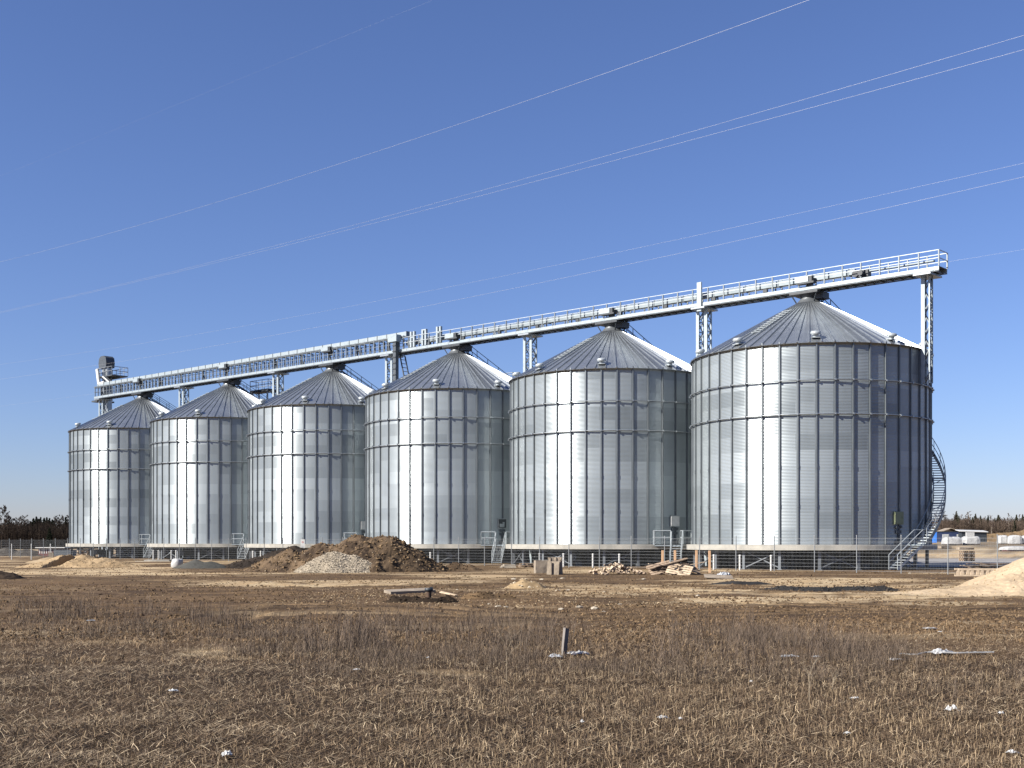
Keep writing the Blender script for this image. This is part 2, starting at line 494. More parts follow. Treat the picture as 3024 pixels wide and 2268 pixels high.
# ------------------------------------------------------------------ silos
NST = 44
def az(deg): return math.atan2(-math.cos(R_(deg)), math.sin(R_(deg)))   # azimuth: 0 towards the viewer, + to the right
def pol(r, deg, z): return Vector((r * math.sin(R_(deg)), -r * math.cos(R_(deg)), z))
def silo_meshes():
    m = {}
    w = MB().lathe([(RAD, SLAB + .003), (RAD, EAVE)], 176)
    m['wall'] = w.mesh('wall', M['wall'])
    # stiffener: hat section standing on the wall, pieces bolted end to end
    s = MB()
    x0, dd = RAD + .003, .105
    joints = [SLAB + .02, 4.6, 7.4, RING2, RING1, EAVE - .06]
    for a, b in zip(joints[:-1], joints[1:]):
        b2 = b - .012
        prof = [(-.115, 0), (-.05, .008), (-.045, dd), (.045, dd), (.05, .008), (.115, 0)]
        vs = [(x0 + q, p_, zz) for zz in (a, b2) for p_, q in prof]
        n = len(prof)
        s.add(vs, [(k, k + 1, n + k + 1, n + k) for k in range(n - 1)] + [tuple(range(n - 1, -1, -1)), tuple(range(n, 2 * n))])
        s.box((x0 + dd + .008, 0, b), (.02, .10, .30))
    m['stiffener'] = s.mesh('stiffener', M['stiff'])
    rg = MB()
    for k in range(NST):
        pass
    rr = RAD + .125
    rg.lathe([(rr, -.045), (rr + .075, -.03), (rr + .085, 0), (rr + .075, .03), (rr, .045), (rr, -.045)], 132)
    for k in range(NST):
        a = az(-2.2 + 360 / NST * k)
        rg.box(((rr + .05) * math.cos(a), (rr + .05) * math.sin(a), 0), (.19, .11, .12), rz=a)
    m['ring'] = rg.mesh('wind_ring', M['galv'])
    # roof: radial sheets with raised seams
    NR = 66
    r = MB()
    re, rc = RAD + .17, .95
    slope = (COLLAR - EAVE) / (RAD - rc)
    def zr(q): return EAVE + (RAD - q) * slope
    rads = [re, 7.6, 6.0, 4.4, 2.6, rc]
    for k in range(NR):
        a0, a1 = 2 * math.pi * k / NR, 2 * math.pi * (k + 1) / NR
        jit = random.uniform(-.012, .012)
        vs = []
        for q in rads:
            for i, t in enumerate((0, .5, 1)):
                a = a0 + (a1 - a0) * t
                dz = (0, .015 + jit, 0)[i]
                vs.append((q * math.cos(a), q * math.sin(a), zr(q) + dz))
        fs = []
        for i in range(len(rads) - 1):
            for j in range(2): fs.append((i * 3 + j, i * 3 + j + 1, i * 3 + j + 4, i * 3 + j + 3))
        r.add(vs, fs, False)
        # seam
        hw, hh = .04, .085
        vs = []
        for q, f in ((re + .04, 1), (6, 1), (3, .9), (rc, .55)):
            c_ = Vector((q * math.cos(a0), q * math.sin(a0), zr(q)))
            tn = Vector((-math.sin(a0), math.cos(a0), 0))
            up = Vector((math.cos(a0) * slope, math.sin(a0) * slope, 1)).normalized()
            wd = hw * (1 if q > 2.5 else .5)
            vs += [c_ - tn * wd * 1.5 - up * .02, c_ - tn * wd + up * hh * f, c_ + tn * wd + up * hh * f, c_ + tn * wd * 1.5 - up * .02]
        fs = []
        for i in range(3):
            for j in range(3): fs.append((i * 4 + j, i * 4 + j + 1, i * 4 + j + 5, i * 4 + j + 4))
        fs.append((3, 2, 1, 0))
        r.add(vs, fs, False)
    m['roof'] = r.mesh('roof', M['roof'])
    e = MB().lathe([(RAD + .005, EAVE - .22), (RAD + .05, EAVE - .22), (RAD + .06, EAVE - .03), (RAD + .19, EAVE - .13), (RAD + .20, EAVE - .075)], 128)
    m['eave'] = e.mesh('eave_trim', M['galv'])
    c_ = MB().lathe([(1.08, COLLAR - .02), (.95, COLLAR + .06), (.62, COLLAR + .42), (.62, COLLAR + .56), (.45, COLLAR + .56)], 40)
    c_.lathe([(.42, COLLAR + .5), (.42, COLLAR + .92)], 20)
    m['collar'] = c_.mesh('roof_collar', M['roof'])
    v = MB()
    v.lathe([(.21, 0), (.21, .22)], 20).lathe([(.34, .20), (.37, .24), (.37, .36), (.30, .44), (0.001, .47)], 20).lathe([(.34, .20), (.2, .19)], 20)
    v.box((0, 0, .0), (.62, .62, .05))
    m['vent'] = v.mesh('roof_vent', M['rail'])
    l = MB()                                                            # broad rungs up the roof
    for sgn in (-.28, .28): l.beam((RAD - 2.4, sgn, zr(RAD - 2.4) + .10), (2.6, sgn, zr(2.6) + .10), .04, .05)
    for k in range(11):
        q = RAD - 2.5 - k * .37
        l.beam((q, -.45, zr(q) + .13), (q, .45, zr(q) + .13), .10, .03)
    m['ladder'] = l.mesh('roof_ladder', M['rail'])
    t = MB()                                                            # stair with handrails on the far slope
    for sgn in (-.42, .42):
        t.beam((RAD - .2, sgn, zr(RAD - .2) + .2), (.9, sgn, zr(.9) + .2), .05, .16)
        for hgt in (.65, 1.15): t.beam((RAD - .2, sgn, zr(RAD - .2) + hgt), (.9, sgn, zr(.9) + hgt), .045, .045)
        for k in range(7):
            q = RAD - .3 - k * 1.32
            t.beam((q, sgn, zr(q) + .1), (q, sgn, zr(q) + 1.15), .045, .045)
    for k in range(24):
        q = RAD - .4 - k * .33
        t.beam((q, -.42, zr(q) + .24), (q, .42, zr(q) + .24), .2, .03)
    m['stair'] = t.mesh('roof_stair', M['darksteel'])
    d = MB().box((.05, 0, 0), (.10, .92, .92))
    m['door_frame'] = d.mesh('door_frame', M['galv'])
    d2 = MB().box((.115, 0, 0), (.03, .80, .80)).box((.14, .3, 0), (.05, .06, .12))
    for q in (-.25, .25): d2.box((.14, -.38, q), (.04, .1, .07))
    m['door'] = d2.mesh('hatch_door', M['white'])
    d3 = MB().box((.03, 0, 0), (.06, .62, .12)).tube((.0, -.16, 0), (.12, -.16, 0), .13, 12).tube((0, .2, .04), (.14, .2, .04), .10, 12).box((.05, 0, -.32), (.09, .5, .22)).box((.04, 0, -1.2), (.07, .62, .5)).box((.03, 0, -.7), (.05, .1, .8))
    m['fittings'] = d3.mesh('pipe_fittings', M['darksteel'])
    return m, zr
SM, zr = silo_meshes()
def with_mat(mesh, mt):
    q = mesh.copy(); q.materials.clear(); q.materials.append(mt); return q
door_variants = {'white': SM['door'], 'olive': with_mat(SM['door'], M['olive']), 'dark': with_mat(SM['door'], M['dark']), 'grey': with_mat(SM['door'], M['bright'])}  # dark panel: shade inside an open hatch, put into its colour
ffdoor = with_mat(SM['door_frame'], M['olive'])
silo_lab = ['galvanised silo farthest down the row, at the left end under the bucket elevator head',
            'galvanised silo second from the left end, next to the farthest one',
            'galvanised silo partly hidden at its base by the heaps, third from the left',
            'galvanised silo right behind the peak of the big brown soil heap',
            'galvanised silo beside the biggest one, white hatch and timber stakes at its foot',
            'largest and nearest galvanised silo, with a spiral stair and an olive hatch']
doors = ['grey', 'dark', 'white', 'dark', 'white', 'olive']
door_lab = ['galvanised hatch door', 'dark open hatch', 'white hatch door', 'dark open hatch', 'white hatch door', 'olive green hatch door']
silos = []
for i in range(6):
    p = rowp((5 - i) * STEP, 0)
    s = empty('grain_silo', (p.x, p.y, 0), 0, silo_lab[i], 'silo', 'steel grain silos in a row')
    silos.append(s)
    inst('wall', SM['wall'], s)
    rf = inst('roof', SM['roof'], s)
    inst('eave_trim', SM['eave'], s)
    inst('roof_collar', SM['collar'], s)
    for z in (RING1, RING2): inst('wind_ring', SM['ring'], s, (0, 0, z))
    for k in range(NST): inst('stiffener', SM['stiffener'], s, rz=az(-2.2 + 360 / NST * k))
    for k in range(9):
        a = -10.6 + 40 * k
        q = RAD - .55
        v = inst('roof_vent', SM['vent'], rf, pol(q, a, zr(q) + .1))
        v.rotation_euler = (0, math.atan((COLLAR - EAVE) / (RAD - .95)) * .35, az(a))
    inst('roof_ladder', SM['ladder'], rf, rz=az(-50))
    inst('roof_stair', SM['stair'], rf, rz=az(127))
    a = 29.8
    fr = inst('door_frame', ffdoor if i == 5 else SM['door_frame'], s, pol(RAD + .02, a, 3.72), rz=az(a))
    d = inst('hatch_door', door_variants[doors[i]], fr)
    d['label'] = door_lab[i]
    if doors[i] == 'dark':
        MB().box((.135, -.05, -.18), (.03, .5, .3)).box((.14, .12, .06), (.03, .22, .14)).build('hatch_machinery', M['galv'], fr)
    inst('pipe_fittings', SM['fittings'], s, pol(RAD + .02, a, 3.05), rz=az(a))

# spiral stair on the nearest silo
def spiral():
    s = silos[5]
    sp = empty('spiral_stair', (0, 0, 0)); sp.parent = s
    ri, ro = RAD + .22, RAD + 1.08
    a0, a1 = 41.0, 148.0
    z0, z1 = SLAB + .1, EAVE - .3
    n = 70
    tr = MB()
    for k in range(n + 1):
        f = k / n
        a = a0 + (a1 - a0) * f
        z = z0 + (z1 - z0) * f
        tr.box(pol((ri + ro) / 2, a, z), (ro - ri, .26, .07), rz=az(a))
        if k % 10 == 5:
            tr.beam(pol(RAD, a, z - .6), pol(ro, a, z - .08), .05, .05)
            tr.beam(pol(RAD, a, z - .06), pol(ro, a, z - .06), .05, .05)
    tr.build('treads', M['rail'], sp)
    for r in (ri, ro):
        st = MB(); h = MB()
        prev = None
        for k in range(0, n + 1):
            f = k / n
            a = a0 + (a1 - a0) * f; z = z0 + (z1 - z0) * f
            cur = (pol(r, a, z), )
            if prev is not None: st.beam(prev + Vector((0, 0, -.06)), cur[0] + Vector((0, 0, -.06)), .05, .30)
            prev = cur[0]
        st.build('stringer', M['stiff'], sp)
        if r == ri: continue
        for hh in (.55, 1.08):
            pts = [pol(r, a0 + (a1 - a0) * k / n, z0 + (z1 - z0) * k / n + hh) for k in range(0, n + 1, 2)]
            h.path(pts, .028, 5)
        for k in range(0, n + 1, 5):
            a = a0 + (a1 - a0) * k / n; z = z0 + (z1 - z0) * k / n
            h.tube(pol(r, a, z), pol(r, a, z + 1.08), .026, 5)
        h.build('handrail', M['galv'], sp)
    h = MB()
    pts = [pol(ri, a0 + (a1 - a0) * k / n, z0 + (z1 - z0) * k / n + 1.0) for k in range(0, n // 3, 2)]
    h.path(pts, .026, 5)
    for k in range(0, n // 3, 5):
        a = a0 + (a1 - a0) * k / n; z = z0 + (z1 - z0) * k / n
        h.tube(pol(ri, a, z), pol(ri, a, z + 1.0), .024, 5)
    h.build('handrail', M['rail'], sp)
spiral()

# ------------------------------------------------------------------ platforms under the silos
SB = SLAB - .40
RS = RAD + .48
slab_m = MB().lathe([(.01, SLAB), (RS, SLAB), (RS, SB), (.01, SB)], 96, False).mesh('slab', M['concrete'])
col_m = MB().box((0, 0, SB / 2 - .02), (.20, .20, SB + .04)).box((0, 0, .03), (.34, .34, .06)).mesh('column', M['greycol'])
hop_m = MB().lathe([(2.6, SB), (.6, .35), (.6, .1)], 24).mesh('hopper', M['darksteel'])
plat_lab = ['concrete slab on steel columns under the farthest silo', 'concrete slab on columns under the silo second from the left end',
            'concrete slab on columns behind the dark topsoil heap and white sign', 'concrete slab on columns behind the big brown soil heap',
            'concrete slab on braced columns behind the concrete blocks and scrap timber', 'concrete slab on braced columns under the nearest, largest silo']
NC = 20
for i in range(6):
    p = silos[i].location
    s = empty('silo_platform', (p.x, p.y, 0), 0, plat_lab[i], 'platform', 'silo platforms')
    inst('slab', slab_m, s)
    cols = []
    for k in range(NC):
        a = -9 + 18 * k
        inst('column', col_m, s, pol(8.85, a, 0), rz=az(a)); cols.append(a)
    for k in range(10): inst('column', col_m, s, pol(5.4, 10 + 36 * k, 0), rz=az(36 * k))
    inst('hopper', hop_m, s)
    for k in range(NC):
        if k % 2: continue
        a, b = cols[k], cols[k] + 18
        br = MB()
        r2 = 8.85
        br.beam(pol(r2, a, .12), pol(r2, b, SB - .08), .07, .07)
        br.beam(pol(r2 - .09, b, .12), pol(r2 - .09, a, SB - .08), .07, .07)
        br.build('cross_brace', M['greycol'], s)
    # fan duct and cable runs hanging under the slab
    for k in range(5):
        fd = MB()
        a = -55 + 26 * k
        fd.tube(pol(6.8, a, .75), pol(7.9, a, .75), .33, 14)
        fd.box(pol(6.5, a, .45), (.7, .6, .9), rz=az(a))
        fd.build('aeration_fan', M['darksteel'], s)
    tr = MB()
    tr.beam(rowp(-9.62 if i < 5 else -6.5, -2.5, .68) - S6, rowp(9.62, -2.5, .68) - S6, 1.6, 1.34)
    tr.build('dark_view_blocker', M['dark'], s)  # added dark box, blocks the bright view through under the slab

# access stairs and landings
def rails(mb, pts, h=1.1, posts=True):
    for a, b in zip(pts[:-1], pts[1:]):
        a, b = Vector(a), Vector(b)
        for hh in (h, h * .5): mb.tube(a + Vector((0, 0, hh)), b + Vector((0, 0, hh)), .04, 6)
        n = max(1, int((b - a).length / 1.0))
        for k in range(n + 1):
            q = a.lerp(b, k / n)
            mb.tube(q, q + Vector((0, 0, h)), .04, 6)
stair_lab = ['white railed steel stairs beside the farthest silo', 'white railed steel stairs between the second and third silos from the left',
             'white railed steel stairs hidden behind the big soil heap', 'white railed steel stairs right of the soil heap, between two silos',
             'white railed steel stairs behind the pile of old pallets', 'steel stairs with high handrails leading up to the spiral stair']
for i in range(6):
    p = silos[i].location
    s = empty('access_stairs', (p.x, p.y, 0), 0, stair_lab[i], 'stairs', 'access stairs up to the silo platforms')
    zt = SLAB + .008
    if i < 5:
        ld = MB().box((3.75, -9.1, zt - .03), (2.3, 1.7, .06)).box((3.75, -9.93, zt - .07), (2.3, .04, .16))
        ld.build('landing', M['bright'], s)
        top = Vector((4.4, -9.95, zt)); dr = Vector((-.2, -.98, 0)).normalized(); run = 1.75
        rl = MB(); rails(rl, [(2.62, -9.0, zt), (2.62, -9.9, zt), (3.9, -9.9, zt)])
        rl.build('railing', M['rail'], s); rl = MB()
        rails(rl, [(4.9, -9.9, zt), (4.9, -8.3, zt), (5.9, -7.6, zt)])
        rl.build('railing', M['rail'], s)
    else:
        ld = MB().box((6.05, -8.05, zt - .03), (1.3, 1.2, .06), rz=R_(40))
        ld.build('landing', M['bright'], s)
        top = Vector((5.75, -8.45, zt)); dr = Vector((-.90, -.43, 0)).normalized(); run = 2.3
    sd = Vector((-dr.y, dr.x, 0))
    nst = 9
    tr = MB()
    for k in range(nst):
        q = top + dr * (run * (k + .5) / nst) + Vector((0, 0, -zt * (k + 1) / (nst + 1)))
        tr.box(q, (.84, .24, .035), rz=math.atan2(sd.y, sd.x))
    tr.build('treads', M['rail'], s)
    for sg in (-.43, .43):
        st = MB(); h = MB()
        a = top + sd * sg; b = top + dr * (run * 1.02) + sd * sg; b.z = .05
        st.beam(a, b, .04, .18)
        st.build('stringer', M['rail'], s)
        up = Vector((0, 0, 1.05))
        h.tube(a + up, b + up, .03, 6); h.tube(a + up * .5, b + up * .5, .024, 6)
        for f in (0, .5, 1): q = a.lerp(b, f); h.tube(q, q + up, .03, 6)
        if i == 5 and sg < 0: h.tube(a + up, a + up + Vector((.9, .5, 0)), .03, 6)
        h.build('handrail', M['rail'], s)

# ------------------------------------------------------------------ conveyor gantry along the roof tops
GB = 21.5                                         # underside
GW = .72                                          # half width
T0, T1, TJ = -10.7, 107.4, 45.6                   # near end, far end, where the upper conveyor begins
g0 = rowp(0, 0)
gantry = empty('conveyor_gantry', (g0.x, g0.y, 0), ROWZ, 'long zinc conveyor bridge with railings running over all the silo roofs', 'conveyor')
dk = MB()
for sg in (-1, 1):
    dk.box(((T0 + T1) / 2, sg * GW, GB + .22), (T1 - T0, .06, .26))
bc = MB()
for sg in (-1, 1): bc.box(((T0 + T1) / 2, sg * (GW - .01), GB + .03), (T1 - T0, .12, .06))
t = T0 + .3
while t < T1: bc.box((t, 0, GB + .07), (.09, GW * 2 - .16, .10)); t += .75
bc.build('bottom_chords', M['darksteel'], gantry)
fl = MB()
fl.box(((T0 + T1) / 2, 0, GB + .36), (T1 - T0, GW * 2 - .07, .03))
t = T0 + .6
while t < T1: fl.box((t, 0, GB + .27), (.06, GW * 2 - .07, .14)); t += .75
fl.build('walkway', M['galv'], gantry)
gus = dk; dk.cur = 1
t = T0 + .3
while t < T1:
    for sg in (-1, 1): gus.box((t, sg * (GW + .037), GB + .22), (.06, .014, .30))
    t += 1.5
dk.build('side_beams', [M['bright'], M['galv']], gantry)
def gpost(mb, t, sg, h, r=.028): mb.box((t, sg * (GW + .03), GB + .38 + h / 2), (r * 2, r * 2, h))
for sg in (1, -1):
    r = MB()
    for hh in (.58, 1.15): r.box(((T0 + TJ) / 2, sg * (GW + .03), GB + .38 + hh), (TJ - T0, .05, .05))
    r.cur = 1
    for hh in (.58, 1.15): r.box(((TJ + T1) / 2, sg * (GW + .03), GB + .38 + hh), (T1 - TJ, .045, .045))
    r.cur = 1
    t = T0
    while t < T1 + .1: gpost(r, min(t, T1), sg, 1.15, .045); t += 1.5
    r.build('railing', [M['rail'], M['stiff']], gantry)
r = MB()
for t in (T0, T1):
    for hh in (.58, 1.15): r.box((t, 0, GB + .38 + hh), (.055, GW * 2, .055))
r.build('end_railing', M['rail'], gantry)
tro = MB()                                        # lower conveyor, near half
tro.box(((-4.0 + TJ) / 2, .12, GB + 1.0), (TJ + 4.0, .46, .40))
t = -3.5
while t < TJ: tro.box((t, .12, GB + 1.0), (.05, .54, .54)); t += 3.0
t = -3.5
while t < TJ:
    for q in (-.1, .34): tro.box((t + .5, q, GB + .57), (.09, .09, .42))
    t += 3.0
tro.box((-7.1, .12, GB + .92), (6.0, .30, .10))
tro.build('conveyor_trough', M['trough'], gantry)
ut = MB()                                         # upper conveyor, far half
ut.box(((TJ + T1) / 2, 0, GB + 1.96), (T1 - TJ, .62, .50))
ut.build('upper_conveyor', M['bright'], gantry)
us = MB()
t = TJ
while t < T1:
    us.box((t, 0, GB + 1.96), (.06, .70, .56))
    us.box((t, GW + .03, GB + 1.05), (.10, .08, 1.36)); us.box((t, -GW - .03, GB + 1.05), (.10, .08, 1.36))
    us.box((t, 0, GB + 1.66), (.10, GW * 2 + .1, .10))
    t += 1.5
us.box(((TJ + T1) / 2, GW + .03, GB + 1.66), (T1 - TJ, .07, .09))
us.build('conveyor_supports', M['stiff'], gantry)
t = TJ + 2.2
while t < T1 - 1:                                 # dark hangers inside the far half
    hg = MB().beam((t, GW - .2, GB + .42), (t + .35, GW - .2, GB + 1.3), .10, .10).beam((t + .42, GW - .2, GB + .42), (t + .42, GW - .2, GB + 1.4), .12, .12)
    hg.box((t + .42, GW - .2, GB + 1.42), (.2, .2, .12))
    hg.build('return_roller_bracket', M['dark'], gantry)
    t += 4.8
for i in range(6):
    t = (5 - i) * STEP
    z = GB + (1.35 if i < 3 else .62)
    b = MB().box((t + .1, GW + .12, z + .25), (1.15, .42, .42))
    ob = b.build('drive_cover', M['bright'], gantry)
    b = MB().box((t - .62, GW + .02, z + .22), (.26, .5, .5)).box((t - .2, GW + .1, z - .03), (1.5, .5, .14)).box((t - .35, .55, z - .25), (.5, .3, .4))
    b.build('drive_motor', M['dark'], gantry)
    b = MB().lathe([(.62, -.52), (.85, -.06), (.85, 0)], 16, c=(t, 0, GB)).box((t, 0, GB - .12), (2.4, 1.9, .16))
    b.box((t - 1.0, -.2, GB - .35), (.7, 1.0, .5))
    for sx in (-1, 1):
        b.beam((t + sx * 1.1, .85, GB - .15), (t + sx * .75, .6, GB - .85), .09, .09)
        b.beam((t + sx * 1.1, -.85, GB - .15), (t + sx * .75, -.6, GB - .85), .09, .09)
    b.build('discharge_spout', M['dark'], gantry)
mo = MB().box((-4.6, .12, GB + .78), (1.0, .55, .5)).tube((-4.1, -.3, GB + .8), (-4.1, .5, GB + .8), .26, 12).tube((-4.7, .5, GB + .72), (-4.7, .9, GB + .72), .2, 12)
mo.build('end_motor', M['dark'], gantry)
for t in [3.5 + 4.8 * k for k in range(9)]:
    MB().box((t, GW - .1, GB + .52), (.35, .22, .26)).build('inspection_box', M['dark'], gantry)

# support towers of the gantry
tow_lab = ['lattice tower on the nearest silo wall carrying the right end of the conveyor bridge',
           'lattice tower with a tall post above the bridge, left of the nearest silo', 'lattice tower in the third gap from the left end of the bridge, left of the silo with timber stakes',
           'lattice tower beside the dark elevator leg and three ducts at mid bridge', 'short looking lattice tower in the second gap from the left end of the bridge',
           'short looking lattice tower in the first gap from the left, between the two farthest silos', 'lattice tower under the far left end of the conveyor bridge']
tow_lab[2] = 'lattice tower in the gap left of the silo with timber stakes at its foot'
def tower(t, z0, z1, lab, hw=.40):
    p = rowp(t, 0)
    s = empty('support_tower', (p.x, p.y, 0), ROWZ, lab, 'tower', 'lattice towers carrying the conveyor bridge')
    for sx in (-1, 1):
        for sy in (-1, 1):
            MB().box((sx * hw, sy * hw, (z0 + z1) / 2), (.28 if sy > 0 and (hw > .3 or sx > 0) else .10, .10, z1 - z0)).build('leg', M['bright'], s)
    for face in ('x', 'y', 'X', 'Y'):
        l = MB()
        z = z0; k = 0
        while z < z1 - .3:
            z2 = min(z + .85, z1)
            a, b = (-hw, hw) if k % 2 else (hw, -hw)
            sg = 1 if face.islower() else -1
            if face.lower() == 'x':
                l.beam((sg * hw, a, z), (sg * hw, b, z2), .07, .07); l.beam((sg * hw, -hw, z), (sg * hw, hw, z), .07, .07)
                l.beam((sg * hw, -a, z), (sg * hw, -b, z2), .05, .05)
            else:
                l.beam((a, -.3 * (1 - sg) if sg < 0 and False else sg * hw - sg * .12, z), (b, sg * hw - sg * .12, z2), .06, .06)
            z = z2; k += 1
        l.build('lattice', M['stiff'], s)
    MB().box((0, 0, z1 + .06), (1.3, 2.1, .14)).build('cap_beam', M['galv'], s)
    return s
TOPZ = GB - .14
tw = [tower(-9.55, 13.6, TOPZ, tow_lab[0], .24)]
for k in range(5): tw.append(tower((k + .5) * STEP, 0, TOPZ, tow_lab[1 + k]))
tw.append(tower(106.2, 0, TOPZ, tow_lab[6]))
MB().box((-.05, GW + .12, GB + .85), (.42, .14, 2.4)).build('tall_post', M['bright'], tw[1])
lad = MB()
for sx in (-.3, .3): lad.beam((-2.4 + sx * .2, -.9 + sx, 15.2), (-.7 + sx * .2, -.9 + sx, GB), .1, .1)
for k in range(16): f = k / 15; lad.beam((-2.4 + 1.7 * f, -1.2, 15.2 + (GB - 15.2) * f), (-2.4 + 1.7 * f, -.6, 15.2 + (GB - 15.2) * f), .14, .04)
lad.beam((-2.9, -.5, 16.4), (-1.3, -.5, GB + .3), .05, .05)
lad.build('inclined_ladder', M['darksteel'], tw[3])
# elevator leg, its shadow put into the dark casing colour, and three ducts
p = rowp(46.3, 1.15)
e = empty('elevator_leg', (p.x, p.y, 0), ROWZ, 'slim elevator leg, its shadow painted as dark casing, rising past the bridge at mid row', 'elevator')
MB().box((0, 0, 11.3), (.42, .42, 22.6)).build('leg_casing', M['darksteel'], e)
MB().box((.2, 0, 22.95), (1.3, .7, .7)).build('elevator_head', M['bright'], e)
l = MB(); z = 12
while z < 22.5: l.box((0, .24, z), (.5, .06, .1)); z += .6
l.build('casing_flanges', M['dark'], e)
for k, (t, dz, lb) in enumerate(((44.3, 0, 'pale twin duct standing on the bridge, closest to the dark elevator leg'), (42.6, -.08, 'pale shorter twin duct on the bridge, middle one of three'), (40.5, .06, 'pale twin duct standing on the bridge, right one of three'))):
    p = rowp(t, GW - .1)
    o = empty('vent_duct', (p.x, p.y, GB + .4), ROWZ, lb, 'duct', 'twin ducts on the bridge')
    zt = 1.6 + dz
    for q in (-.22, .22): MB().box((q, 0, zt / 2), (.22, .24, zt)).build('duct_pipe', M['bright'], o)
    MB().box((0, 0, zt + .05 if k == 1 else zt - .6), (.66, .26, .12)).build('duct_bridge', M['bright'], o)

# bucket elevator at the far end
p = rowp(107.0, -1.2)
e = empty('bucket_elevator', (p.x, p.y, 0), ROWZ, 'tall bucket elevator head with railed platform at far left end', 'elevator')
HT = EYE + (YH - 1048) / FPX * 166.8
MB().box((0, 0, (HT - 1.2) / 2), (.5, .75, HT - 1.2)).box((.9, 0, (HT - 1.2) / 2), (.5, .75, HT - 1.2)).build('elevator_casing', M['galv'], e)
hd = MB()
prof = [(-.85, 0), (-.95, .7), (-.8, 1.35), (-.35, 1.62), (.5, 1.62), (.95, 1.3), (1.1, .7), (1.0, 0)]
vs = [(.45 + a, y_, HT - 1.65 + b) for y_ in (-.65, .65) for a, b in prof]
hd.add(vs, [tuple(range(8)), tuple(range(15, 7, -1))] + [(k, k + 8, (k + 1) % 8 + 8, (k + 1) % 8) for k in range(8)])
hd.build('elevator_head', M['darksteel'], e)
pf = MB().box((-.6, -.2, HT - 2.95), (4.0, 2.4, .14)).box((-.6, -.2, HT - 3.15), (3.8, .2, .3))
pf.beam((-1.9, .6, HT - 3.1), (-.1, .3, HT - 5.6), .1, .1)
pf.build('service_platform', M['darksteel'], e)
rl = MB(); rails(rl, [(-2.6, -1.4, HT - 2.9), (-2.6, 1.0, HT - 2.9), (1.4, 1.0, HT - 2.9), (1.4, -1.4, HT - 2.9), (-2.6, -1.4, HT - 2.9)], 1.15)
rl.build('railing', M['galv'], e)
ch = MB().tube((1.2, 1.0, HT - 1.9), (.2, 1.3, HT - 4.0), .25, 12).tube((.2, 1.3, HT - 4.0), (-1.3, 1.3, GB + 2.2), .25, 12).tube((-.4, 1.1, HT - 3.0), (-2.2, 1.2, GB + 2.2), .11, 8)
ch.build('discharge_chute', M['white'], e)
ldm = MB()
for q in (-.2, .2): ldm.beam((-1.0 + q, 1.2, HT - 3), (-2.6 + q, 1.2, GB + 2.3), .06, .06)
ldm.build('cat_ladder', M['darksteel'], e)
MB().box((1.5, 0, GB - .1), (1.5, 2.6, .2)).build('base_beam', M['darksteel'], e)

# service platforms on the far side of the row
def rear_platform(t, n, z, L, lab, stair=True, box=False):
    p = rowp(t, n)
    s = empty('rear_service_platform', (p.x, p.y, 0), ROWZ, lab, 'platform', 'service platforms behind the silo roofs')
    MB().box((0, 0, z), (L, 1.3, .3)).build('deck', M['darksteel'] if not box else M['bright'], s)
    rl = MB(); rails(rl, [(-L / 2, .6, z + .15), (L / 2, .6, z + .15), (L / 2, -.6, z + .15), (-L / 2, -.6, z + .15), (-L / 2, .6, z + .15)], 1.15)
    rl.build('railing', M['galv'], s)
    lg = MB()
    for sx in (-1, 1):
        for sy in (-1, 1): lg.box((sx * L * .42, sy * .5, z / 2), (.16, .16, z))
    if box:
        k = 0
        while k < L - 1: lg.beam((-L / 2 + k, .62, z - .9), (-L / 2 + k + 1, .62, z - .1), .08, .08); lg.beam((-L / 2 + k + 1, .62, z - .9), (-L / 2 + k, .62, z - .1), .08, .08); k += 1
        lg.box((0, .62, z - .95), (L, .1, .1))
    lg.build('support_frame', M['galv'], s)
    if box: MB().box((L * .3, .3, z + 1.5), (.9, .6, .9)).build('control_cabinet', M['white'], s)
    if stair:
        st = MB()
        for sy in (-.4, .4):
            st.beam((-L / 2, sy, z), (-L / 2 - 3.2, sy, z - 2.6), .05, .2); st.beam((-L / 2, sy, z + 1.1), (-L / 2 - 3.2, sy, z - 1.5), .05, .05)
        for k in range(9): st.box((-L / 2 - 3.2 * k / 9, 0, z - 2.6 * k / 9), (.22, .8, .04))
        st.build('stair_flight', M['darksteel'], s)
rear_platform(75.2, -3.6, EYE + (YH - 1158) / FPX * 149.0, 3.6, 'dark railed service platform behind the second roof from the left', True)
rear_platform(43.2, -9.0, EYE + (YH - 1146) / FPX * 130.0, 9.0, 'zinc truss walkway with white cabinet glimpsed behind mid row roofs', False, True)

# ------------------------------------------------------------------ overhead lines
def cable(pts, w, lab, r=.019):
    P = []
    for px, py in pts:
        k = (px - CX) / FPX
        z = w / (k * math.cos(TH) + math.sin(TH))
        x = k * z
        P.append(((x - S6.x) * D.x + (z - S6.y) * D.y, EYE + (YH - py) / FPX * z))
    t = np.array([q[0] for q in P]); h = np.array([q[1] for q in P])
    co = np.polyfit(t, h, 2 if len(P) > 2 else 1)
    nn = (S6.x * -N.x + S6.y * -N.y) - w
    ts = np.linspace(-75, 330, 70)
    mb = MB()
    mb.path([rowp(a, nn, float(np.polyval(co, a))) for a in ts], r, 5)
    tag(mb.build('overhead_power_line', M['wire']), lab, 'power line', 'overhead power lines crossing the sky')
cable([(0, 772.5), (752, 569), (1512, 302), (2404, 0)], 60, 'bright overhead wire running from mid left up to the top edge of the sky', .0062)
cable([(0, 921), (752, 741), (1512, 538), (3024, 104)], 66, 'upper wire of the close pair that ends high on the right edge', .0055)
cable([(0, 925), (752, 743), (1512, 560.5), (3024, 143.5)], 64.5, 'lower wire of the close pair that ends high on the right edge', .0055)
cable([(0, 1076), (752, 958), (1512, 808), (3024, 482)], 75.5, 'upper wire of the pair crossing just above the conveyor bridge', .0048)
